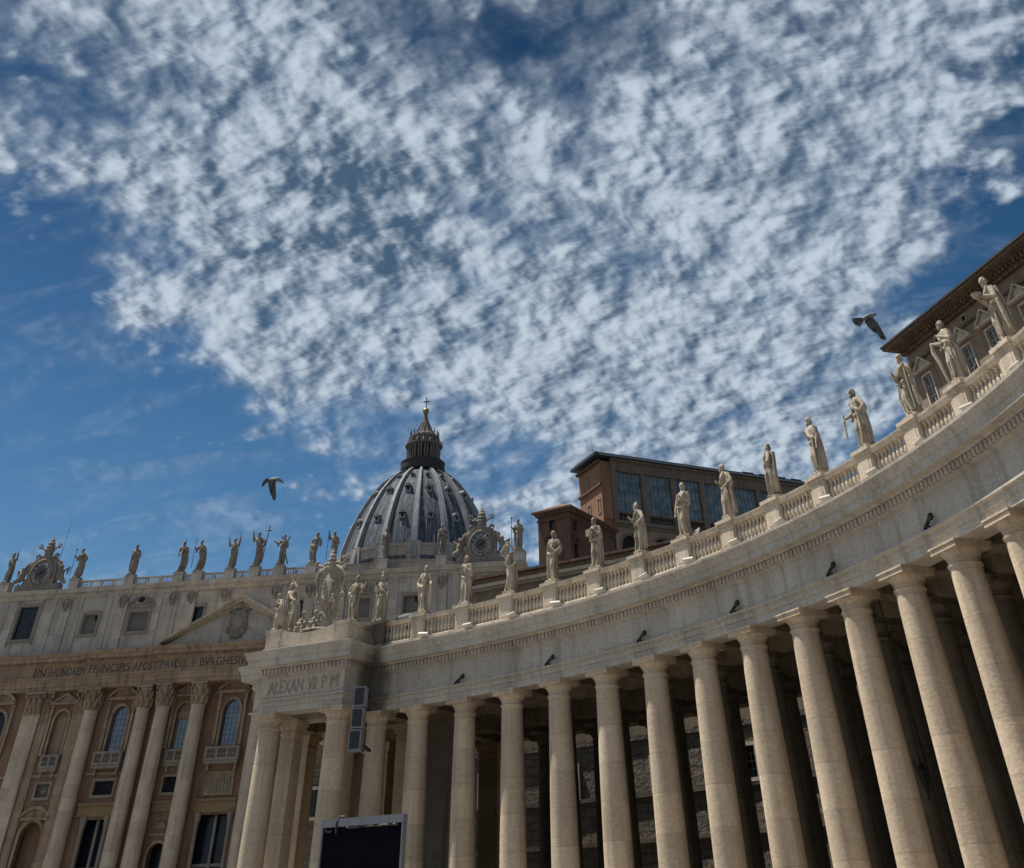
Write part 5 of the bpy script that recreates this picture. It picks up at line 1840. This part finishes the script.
for a, b, z0, z1, _ in gh:
    q = MB(); frame_rect(q, GS, a, b, z0, z1, .14, .003, .12)
    fo = q.build('window', GREYTRIM, gp, smooth=False)
    MB().bbox(GS, a, b, -.3, -.26, z0, z1).build('pane', BLIND if z0 > 54 else WINDARK, fo, smooth=False)
m = MB(); m.bbox(GS, .2, 9, .003, .35, 54.7, 55.05); m.bbox(GS, .2, 9, .003, .5, 58.2, 58.6)
m.build('side_string_course', BROWN, gp, smooth=False)
m = MB()
m.bbox(GP, 2.72, 44, -8.8, -6.0, 0, 58.6)
m.bbox(GP, 2.72, 44, -5.99, -1.6, 30, 48.85)
m.build('rear_wall', OLIVE, gp, smooth=False)
m = MB()
m.bbox(GP, 2.71, 44, -1.0, -.3, 57.15, 58.6)
m.bbox(GP, 2.70, 44.2, -.6, .15, 58.61, 58.95)
m.bbox(GP, 2.72, 44, -1.2, -.15, 48.9, 49.3)
m.bbox(GP, 2.72, 44, -1.3, .2, 49.303, 49.75)
m.bbox(GP, 2.72, 44, -.95, -.45, 51.0, 51.25)
m.build('cornice', LOGSTONE, gp, smooth=False)
m = MB()
m.prism(Basis(GP(-1.6, .9, 0)[:2], 32.2 - 90, True), [(0, 59.0), (0, 59.75), (-4.9, 61.0), (-9.9, 59.75), (-9.9, 59.0)], 0, 0.02) if False else None
roof_v = [GP(-.6, .55, 59.0), GP(44.6, .55, 59.0), GP(44.6, -9.4, 59.0), GP(-.6, -9.4, 59.0), GP(-.6, .55, 59.4), GP(44.6, .55, 59.4), GP(44.6, -9.4, 59.4), GP(-.6, -9.4, 59.4), GP(1.5, -4.4, 61.2), GP(44.6, -4.4, 61.2)]
m.add(roof_v, [(0, 3, 2, 1), (0, 1, 5, 4), (1, 2, 6, 9, 5), (2, 3, 7, 6), (3, 0, 4, 8, 7), (4, 5, 9, 8), (7, 8, 9, 6)][:2] + [(1, 2, 6, 9, 5), (2, 3, 7, 6), (3, 0, 4, 7), (4, 5, 9, 8), (6, 7, 8, 9), (4, 8, 7)])
m.build('roof', DARKROOF, gp, smooth=False)
m = MB(); m.bbox(GP, .2, 44.6, .56, .72, 58.97, 59.2)
m.build('gutter', GREYMET, gp, smooth=False)
m = MB(); rgx = random.Random(2)
for s_ in (30, 33.5, 37, 40.5):
    m.bbox(GP, s_, s_ + 2.2, -.3, .1, 59.45, 59.75)
m.build('roof_light', DARKROOF, gp, smooth=False)
for i in range(7):
    s0 = 3.65 + 5.92 * i
    q = MB(); q.bbox(GP, s0 - .95 + (0.02 if i == 0 else 0), s0 - .03, -.95, -.32, 49.76, 57.14)
    q.bbox(GP, s0 - 1.05 + (.1 if i == 0 else 0), s0 + .06, -1.0, -.27, 49.761, 51.3)
    q.build('loggia_pier', LOGSTONE, gp, smooth=False)
    q = MB(); q.bbox(GP, s0, s0 + 4.9, -.85, -.8, 51.26, 57.14)
    gl_ = q.build('glass_bay', LOGGLASS, gp, smooth=False)
    q = MB(); mullions(q, GP, s0, s0 + 4.9, 51.26, 57.14, 6, 4, .05, -.79, -.75)
    q.build('glazing_bars', LOGBAR, gl_, smooth=False)
    q = MB()
    for j in range(12):
        p_ = GP(s0 + 4.9 * (j + .5) / 12, -.7, 0)
        baluster(q, p_[0], p_[1], 49.76, 1.24, 1.1, 6)
    q.build('loggia_balustrade', LOGSTONE, gp)
q = MB()
ah = [(3.75 + 5.92 * i, 7.85 + 5.92 * i, 41.0, 48.0, True) for i in range(7)]
wall_holes(q, GP, 2.73, 44, 36, 48.89, ah, -.42, 1.0)
q.build('arcade_wall', PALACE, gp, smooth=False)
for a, b, z0, z1, _ in ah:
    q = MB(); q.prism(GP, arch_poly(a, b, z0, z1), -1.3, -1.25)
    gl_ = q.build('arch_window', DARK, gp, smooth=False)
    q = MB(); frame_arch(q, GP, a, b, z0, z1, .3, -.417, -.3)
    q.build('arch_surround', LOGSTONE, gl_, smooth=False)
an = MB().tube([GP(.3, -2, 59.5), GP(.3, -2, 62.4)], [.05, .02], 5)
an.build('roof_spike', IRON, gp)

# small brown building
BP = Basis((75.75, -72.9), 66.0)
bl = empty('brown_brick_building', BP(0, 0, 0), 'small dark brown brick building with a low tiled roof, left of the glazed palace', 'building')
m = MB()
bh = [(1.6, 2.5, 42.1, 43.3, False), (1.5, 2.6, 37.5, 40.6, False), (8.2, 9.1, 42.0, 43.2, False), (8.1, 9.2, 37.3, 40.4, False)]
wall_holes(m, BP, .6, 14, 28, 44.2, bh, -.6, .35)
BL_ = Basis(BP(.6, -.6, 0)[:2], 66.0 + 90, True)
blh = [(2.5, 3.35, 42.4, 43.6, False), (2.4, 3.7, 37.2, 40.9, False)]
wall_holes(m, BL_, 0, 5.3, 28, 44.2, blh, 0.0, .35)
m.bbox(BP, .65, 14, -5.9, -5.6, 28, 44.2)
m.bbox(BP, .7, 1.0, -5.6, -1.3, 28, 41.9) if False else None
m.build('brick_wall', BROWN, bl, smooth=False)
for BB, hs_ in ((BP, bh), (BL_, blh)):
    d0 = -.6 if BB is BP else 0.0
    for a, b, z0, z1, _ in hs_:
        q = MB(); frame_rect(q, BB, a, b, z0, z1, .15, d0 + .003, d0 + .1)
        if z1 < 42:
            seg_ped(q, BB, a - .35, b + .35, z1 + .4, .35, .14, d0 + .003, d0 + .4, 6)
        fo = q.build('window', BROWN, bl, smooth=False)
        MB().bbox(BB, a, b, d0 - .3, d0 - .26, z0, z1).build('pane', WINDARK, fo, smooth=False)
m = MB()
m.bbox(BP, .45, 14.1, -.595, -.35, 43.5, 43.75); m.bbox(BL_, -.2, 5.4, .004, .22, 43.5, 43.75)
m.bbox(BP, .3, 14.3, -6.2, -.25, 44.2, 44.55)
m.build('cornice', BROWN, bl, smooth=False)
m = MB()
v = [BP(-.1, .1, 44.56), BP(14.6, .1, 44.56), BP(14.6, -6.6, 44.56), BP(-.1, -6.6, 44.56), BP(3.0, -3.2, 46.1), BP(12.5, -3.2, 46.1)]
v += [(x_, y_, z_ + .22) for x_, y_, z_ in v[:4]]
m.add(v, [(0, 3, 2, 1), (0, 1, 7, 6), (1, 2, 8, 7), (2, 3, 9, 8), (3, 0, 6, 9), (6, 7, 5, 4), (7, 8, 5), (8, 9, 4, 5), (9, 6, 4)])
m.build('roof', TILE, bl, smooth=False)

# long low wing
WP = Basis((75.7, -107.0), -22.8)
wg = empty('low_wing', WP(0, 0, 0), 'long low olive plastered wing with a dark roof edge just behind the balustrade', 'building')
m = MB(); m.bbox(WP, -9.0, 30, -13, -.6, 0, 28.5)
m.build('plaster_wall', OLIVE, wg, smooth=False)
m = MB(); m.bbox(WP, -9.1, 30.1, -13.1, -.35, 28.502, 28.75); m.bbox(WP, -9.2, 30.2, -13.2, -.15, 28.753, 29.05)
m.build('cornice', GREYTRIM, wg, smooth=False)
m = MB(); m.bbox(WP, -8.9, 29.9, -12.9, -.8, 29.053, 29.6)
m.build('parapet', OLIVE, wg, smooth=False)
m = MB()
v = [WP(-9.4, -.3, 29.62), WP(30.4, -.3, 29.62), WP(30.4, -13.4, 29.62), WP(-9.4, -13.4, 29.62), WP(-9.4, -.3, 29.82), WP(30.4, -.3, 29.82), WP(30.4, -13.4, 29.82), WP(-9.4, -13.4, 29.82), WP(-9.4, -6.8, 31.0), WP(30.4, -6.8, 31.0)]
m.add(v, [(0, 3, 2, 1), (0, 1, 5, 4), (2, 3, 7, 6), (4, 5, 9, 8), (6, 7, 8, 9), (0, 4, 8, 7, 3), (1, 2, 6, 9, 5)])
m.build('roof', TILE, wg, smooth=False)

# great palace on the right
APN = Basis((121.26, -92.4), -64.9)
ap = empty('papal_palace', APN(0, 0, 0), 'big brown palace at the upper right with deep bracketed eaves and pedimented windows', 'palace')
WD = -2.3
aw_x = [3.9, 12.6, 17.6, 24.2, 31.5, 39.0]
ah2 = [(x - .85, x + .85, 46.6, 50.1, False) for x in aw_x]
small = [(x - .45, x + .45, 52.55, 53.2, False) for x in (8.2, 14.0, 21.0, 28)]
low_h = [(x - .85, x + .85, 38.5, 42.2, False) for x in aw_x]
m = MB()
wall_holes(m, APN, 1.2, 60, 20, 54.3, ah2 + small + low_h, WD, .4)
m.bbox(APN, 1.25, 60, WD - 24, WD - 23.8, 0, 54.2)
m.bbox(APN, 1.21, 1.24, WD - 23.9, WD - .003, 0, 54.2)
m.build('plaster_wall', PALACE, ap, smooth=False)
for a, b, z0, z1, _ in ah2 + small + low_h:
    q = MB(); frame_rect(q, APN, a, b, z0, z1, .22 if z1 - z0 > 1 else .08, WD + .003, WD + .15)
    if z1 - z0 > 1:
        q.bbox(APN, a - .5, b + .5, WD + .003, WD + .35, z0 - .55, z0 - .25)
        tri_ped(q, APN, a - 1.05, b + 1.05, z1 + .6, 1.75, .24, WD + .003, WD + .6)
    fo = q.build('window' if z1 - z0 > 1 else 'vent_window', TRAV, ap, smooth=False)
    MB().bbox(APN, a, b, WD - .3, WD - .26, z0, z1).build('pane', WINGREY if z1 - z0 > 1 else DARK, fo, smooth=False)
    if z1 - z0 > 1:
        q = MB(); frame_rect(q, APN, a + .12, b - .12, z0 + .12, z1 - .12, .115, WD - .255, WD - .15); mullions(q, APN, a + .12, b - .12, z0 + .12, z1 - .12, 2, 3, .12, WD - .254, WD - .16)
        q.build('sash', WHITEMET, fo, smooth=False)
m = MB()
m.bbox(APN, 1.0, 60, WD + .003, WD + .25, 52.0, 52.25)
m.bbox(APN, .9, 60, WD + .003, WD + .6, 53.55, 53.85)
m.bbox(APN, .6, 60, WD - 24, WD + 1.4, 54.31, 54.5)
m.build('cornice', TIMBER, ap, smooth=False)
m = MB()
for i in range(84):
    s_ = 1.2 + i * .7
    m.bbox(APN, s_ - .2, s_ + .2, WD + .004, WD + 1.15, 53.86, 54.3)
m.build('eave_brackets', TIMBER, ap, smooth=False)
m = MB(); m.bbox(APN, -.35, 60, -26, .02, 54.51, 54.8)
m.build('eave_soffit', TIMBER, ap, smooth=False)
m = MB()
v = [APN(-.5, .2, 54.81), APN(60, .2, 54.81), APN(60, -27, 54.81), APN(-.5, -27, 54.81), APN(-.5, .2, 55.05), APN(60, .2, 55.05), APN(60, -27, 55.05), APN(-.5, -27, 55.05), APN(12, -13, 58), APN(60, -13, 58)]
m.add(v, [(0, 3, 2, 1), (0, 1, 5, 4), (2, 3, 7, 6), (3, 0, 4, 7), (4, 5, 9, 8), (6, 7, 8, 9), (7, 4, 8), (1, 2, 6, 9, 5)])
m.build('roof', BLACKLINE, ap, smooth=False)

# ------------------------------------------------------------------ equipment
# loudspeaker column on its mast
LS = Basis((71.42, -156.48), math.degrees(math.atan2(-20.4, 69.0)) + 0.0)
vd = Vector((71.42 - CAM.x, -156.48 - CAM.y)).normalized()
LS = Basis((71.42, -156.48), math.degrees(math.atan2(-vd.x, vd.y)) - 14)
ls = empty('loudspeaker_column', (71.42, -156.48, 0), 'grey loudspeaker column of three stacked cabinets beside the porch', 'loudspeaker')
for i in range(3):
    z0 = 9.85 + .945 * i
    sh_ = .03 * i
    b = MB().bbox(LS, -.36 + sh_, .36 + sh_, -.55, .12, z0, z0 + .90).build('cabinet', SPKBOX, ls, smooth=False)
    MB().bbox(LS, -.285 + sh_, .285 + sh_, .123, .14, z0 + .075, z0 + .83).build('grille', SPKGRILL, b, smooth=False)
m = MB(); m.bbox(LS, -.05, .15, -.75, -.56, 9.9, 12.9); m.bbox(LS, -.04, .14, -3.6, -.752, 12.3, 12.42); m.bbox(LS, -.04, .14, -3.6, -.752, 10.2, 10.32)
m.build('bracket', IRON, ls, smooth=False)

# big screen
SB = Basis((79.67, -182.2), math.degrees(math.atan2(-.31, .95)))
sc_ = empty('video_screen', (79.67, -182.2, 0), 'large dark video screen in a light metal frame in front of the porch', 'screen')
s0, s1, zt, zb_ = -1.72, 1.52, 5.14, 1.4
m = MB()
m.bbox(SB, s0 - .06, s1 + .06, -.12, .14, zt - .2, zt)
m.bbox(SB, s0 - .05, s0 + .02, -.11, .12, zb_, zt - .203)
m.bbox(SB, s1 - .02, s1 + .05, -.11, .12, zb_, zt - .203)
m.bbox(SB, s0 - .05, s1 + .05, -.11, .12, zb_ - .12, zb_ - .003)
m.build('frame', GREYMET, sc_, smooth=False)
MB().bbox(SB, s0 + .022, s1 - .022, -.08, .03, zb_, zt - .205).build('panel', SCREEN, sc_, smooth=False)
q = MB(); rgq = random.Random(6); pts = []
for i in range(15):
    t = i / 14
    pts.append(SB(s0 + 1.0 + (s1 - s0 - 1.15) * t, .10 + rgq.uniform(-.02, .03), zt - .23 + rgq.uniform(-.02, .015)))
q.tube(pts, [.022 + rgq.uniform(0, .022) for _ in pts], 6)
pts = [SB(s0 + .1 + .28 * i / 5, .1, zt - .30 + .07 * (i / 5 - .6) ** 2 * 8 * .3 + rgq.uniform(-.02, .02)) for i in range(6)]
q.tube(pts, .03, 6)
q.build('rolled_cover', TARP, sc_)
q = MB(); q.tube([SB(s0 + .62, .16, zt - .36), SB(s0 + .6, .17, zt - .1), SB(s0 + .66, .1, zt + .05), SB(s0 + .85, .05, zt + .04)], .03, 6)
q.build('strap', TARP, sc_)
m = MB()
for s_ in (s0 + .3, s1 - .3):
    q = SB(s_, -.05, 0); m.tube([(q[0], q[1], 0), (q[0], q[1], zb_ - .1)], .09, 8)
    q2 = SB(s_, -1.5, 0); m.tube([(q2[0], q2[1], 0), (q[0], q[1], 3.2)], .06, 8)
m.build('stand', GREYMET, sc_)

# dark floodlights on the entablature
for k in (1.05, 3.02, 5.01, 6.99, 8.97, 10.9):
    p = cp(k, -.72, 13.2)
    B = Basis(p[:2], math.degrees(phi(k)) - 90)
    fl = empty('floodlight', p, 'small black floodlight arm sticking out of the frieze above a column', 'floodlight', 'black floodlights along the frieze')
    MB().tube([B(-.12, -.07, 13.2), B(-.12, .16, 13.24)], .03, 6).build('arm', IRON, fl)
    a_, b_ = Vector(B(-.42, .06, 13.20)), Vector(B(.40, .20, 13.50))
    ax = (b_ - a_).normalized(); sd_ = ax.cross(Vector((0, 0, 1))).normalized(); up_ = sd_.cross(ax)
    T_ = Matrix((ax, sd_, up_)).transposed().to_4x4(); T_.translation = (a_ + b_) / 2
    hl_ = (b_ - a_).length / 2
    hb = MB().box(-hl_, hl_, -.05, .05, -.045, .045).box(hl_ - .2, hl_ + .02, -.075, .075, -.1, .065)
    MB().merge(hb, T_).build('lamp_head', IRON, fl, smooth=False)
# pale spotlights lying on the cornice at the foot of the pedestals
for k in range(0, 14):
    p = cp(k + .24, -.95, 15.6)
    B = Basis(p[:2], math.degrees(phi(k + .24)) - 90)
    fl = empty('spotlight', p, 'small pale tilted spotlight on the cornice at the foot of a pedestal', 'spotlight', 'pale spotlights along the cornice')
    hb = MB().box(-.36, .36, -.17, .17, -.04, .05).box(-.33, .33, -.14, .14, .051, .07)
    T_ = (Matrix((B.a, B.n, Vector((0, 0, 1)))).transposed() @ Matrix.Rotation(rad(38), 3, 'X') @ Matrix.Rotation(rad(8 * ((k * 7) % 3 - 1)), 3, 'Z')).to_4x4()
    T_.translation = Vector(B(0, .02, 15.86))
    MB().merge(hb, T_).build('lamp_head', WHITEMET, fl, smooth=False)
    m = MB(); m.tube([B(-.18, -.02, 15.58), B(-.18, 0, 15.84)], .022, 5); m.tube([B(.18, -.02, 15.58), B(.18, 0, 15.84)], .022, 5)
    m.build('bracket', WHITEMET, fl)

# hanging lantern
hl = cp(8.76, 2.3)
lt = empty('hanging_lantern', (hl.x, hl.y, 6.0), 'black iron lantern hanging on a long rod between two nearer columns', 'lantern')
MB().tube([(hl.x, hl.y, 13.25), (hl.x, hl.y, 7.2)], .028, 6).build('rod', IRON, lt)
m = MB().lathe([(.02, 0), (.09, .05), (.05, .12), (.17, .55), (.22, .85), (.24, .9), (.12, 1.05), (.05, 1.15), (.05, 1.25), (.02, 1.3)], (hl.x, hl.y, 5.95), 8)
lb = m.build('lantern_body', IRON, lt, smooth=False)
m = MB()
for i in range(4):
    a = PI / 4 + i * PI / 2
    m.tube([(hl.x + .2 * math.cos(a), hl.y + .2 * math.sin(a), 6.85), (hl.x + .33 * math.cos(a), hl.y + .33 * math.sin(a), 7.05), (hl.x + .28 * math.cos(a), hl.y + .28 * math.sin(a), 7.22)], [.03, .03, .015], 5)
m.build('scrolls', IRON, lb)
MB().lathe([(.02, 0), (.1, .1), (.12, .2), (.02, .25)], (hl.x, hl.y, 9.2), 8).build('knop', IRON, lt)

# dark covered equipment behind the first balustrade panel
p = cp(-.45, .9, 16.1)
m = MB().ell((p.x, p.y, 17.25), (1.2, .8, .38), 18, 10)
dc = empty('covered_equipment', p, 'low dark domed cover behind the leftmost balustrade panel', 'cover')
m.build('cover', SPKGRILL, dc)
MB().lathe([(.5, 15.7), (.4, 17.1)], (p.x, p.y, 0), 10).build('stand', IRON, dc)


# ------------------------------------------------------------------ birds
def pray(x, y):
    d = AX_R * (x - 512 - PPX) - AX_U * (y - 434 - PPY) + AX_F * F_PX
    return d.normalized()


def pigeon(px, py, dist, crop, tail, body, wing, far, label):
    """a flying pigeon; outlines are (a, b) offsets in the bird's own side plane"""
    d = pray(px, py)
    P0 = CAM + d * dist
    sc = dist * d.dot(AX_F) / F_PX / crop[2]
    e3 = -d
    T = lambda x, y, c: tuple(P0 + AX_R * ((x - crop[0]) * sc) - AX_U * ((y - crop[1]) * sc) + e3 * c)
    o = empty('pigeon', P0, label, 'bird', 'pigeons in flight')
    mb = MB()
    pts = [Vector(T(*q, 0)) for q in body[0]]
    mb.tube(pts, [r * sc for r in body[1]], 10)
    mb.build('body', PIG_G, o, ang=70)

    def plate(poly, c0, c1, mat, nm, zf=None):
        b = MB(); n_ = len(poly)
        cx_ = sum(p[0] for p in poly) / n_; cy_ = sum(p[1] for p in poly) / n_
        va = [T(x, y, c0 + (zf(x, y) if zf else 0)) for x, y in poly]
        vb = [T(x, y, c0 - .012 + (zf(x, y) if zf else 0)) for x, y in poly]
        ca = T(cx_, cy_, c0 + .012 + (zf(cx_, cy_) if zf else 0)); cb = T(cx_, cy_, c0 - .02 + (zf(cx_, cy_) if zf else 0))
        v = va + vb + [ca, cb]
        f = [(i, (i + 1) % n_, 2 * n_) for i in range(n_)] + [(n_ + (i + 1) % n_, n_ + i, 2 * n_ + 1) for i in range(n_)] + [(i, n_ + i, n_ + (i + 1) % n_, (i + 1) % n_) for i in range(n_)]
        b.add(v, f)
        return b.build(nm, mat, o, ang=50)
    plate(tail, 0, 0, PIG_D, 'tail')
    x0, y0 = wing[0]
    plate(wing, .035, 0, PIG_D, 'wing', lambda x, y: .10 * (math.hypot(x - x0, y - y0) * sc / .25))
    b = MB()
    q = far
    root_a, root_b = T(*q[0], -.02), T(*q[1], -.02)
    tip = [T(*q[2], -.22), T(*q[3], -.30), T(*q[4], -.20)]
    ring = [root_a, tip[0], tip[1], tip[2], root_b]
    b.add(ring + [(p_[0], p_[1], p_[2] - .012) for p_ in ring], [(0, 1, 2, 3, 4), (9, 8, 7, 6, 5)] + [(i, (i + 1) % 5, 5 + (i + 1) % 5, 5 + i) for i in range(5)])
    b.build('wing', PIG_G, o, smooth=False)
    return o


pigeon(868, 325, 13.5, (478, 427, 17.07),
       [(400, 300), (300, 300), (205, 312), (212, 370), (255, 420), (340, 452), (385, 390), (415, 335)],
       ([(385, 325), (430, 305), (500, 275), (550, 258), (585, 246), (604, 242), (632, 243)], [18, 36, 44, 36, 27, 22, 4]),
       [(560, 300), (640, 385), (700, 490), (745, 580), (795, 668), (770, 672), (752, 690), (735, 672), (715, 672), (688, 655), (668, 625), (640, 580), (560, 540), (480, 460), (420, 370), (430, 330)],
       [(540, 262), (470, 270), (500, 235), (570, 222), (590, 236)],
       'pigeon flying at the right, below the clouds beside the palace eaves')
pigeon(272, 487, 16.5, (477, 369, 21.7),
       [(430, 200), (370, 175), (300, 225), (255, 320), (262, 365), (300, 345), (350, 285), (430, 255)],
       ([(410, 225), (450, 215), (520, 215), (580, 205), (630, 208), (670, 235), (735, 292)], [18, 36, 46, 44, 32, 26, 4]),
       [(560, 225), (555, 330), (562, 430), (566, 560), (560, 640), (530, 660), (490, 640), (475, 580), (440, 510), (415, 420), (395, 320), (400, 250)],
       [(560, 190), (480, 195), (500, 165), (570, 150), (620, 175)],
       'pigeon flying at the left, against open blue sky left of the dome')


def perched(p, rz, sc, mats, name, label):
    o = empty(name, p, label, 'bird', rz=0)
    R_ = Matrix.Rotation(rz, 4, 'Z')
    T_ = lambda v: tuple(Vector(p) + (R_ @ Vector(v)) * sc)
    mb = MB().tube([T_(v) for v in ((.20, 0, .10), (.12, 0, .15), (0, 0, .19), (-.09, 0, .23), (-.13, 0, .29), (-.16, 0, .32), (-.22, 0, .315))], [sc * r for r in (.02, .06, .085, .07, .045, .038, .008)], 10)
    mb.build('body', mats[0], o, ang=70)
    for sy in (-1, 1):
        MB().tube([T_((-.05, sy * .07, .22)), T_((.08, sy * .075, .17)), T_((.24, sy * .035, .11))], [sc * .03, sc * .04, sc * .012], 7).build('wing', mats[1], o, ang=70)
        MB().tube([T_((0, sy * .03, .12)), T_((-.01, sy * .03, 0))], sc * .01, 5).build('leg', mats[1], o)
    return o


q = cp(6.28, -.27, 17.05)
perched(q, phi(6.3) + 1.9, 1.05, (PIG_W, PIG_G), 'seagull', 'white and grey gull standing on the balustrade rail before the glazed palace')
q = cp(12.3, -.15, 17.05)
perched(q, phi(12.3) + 1.2, 1.15, (PIG_D, PIG_D), 'perched_pigeon', 'dark pigeon perched on the balustrade rail below the palace windows')
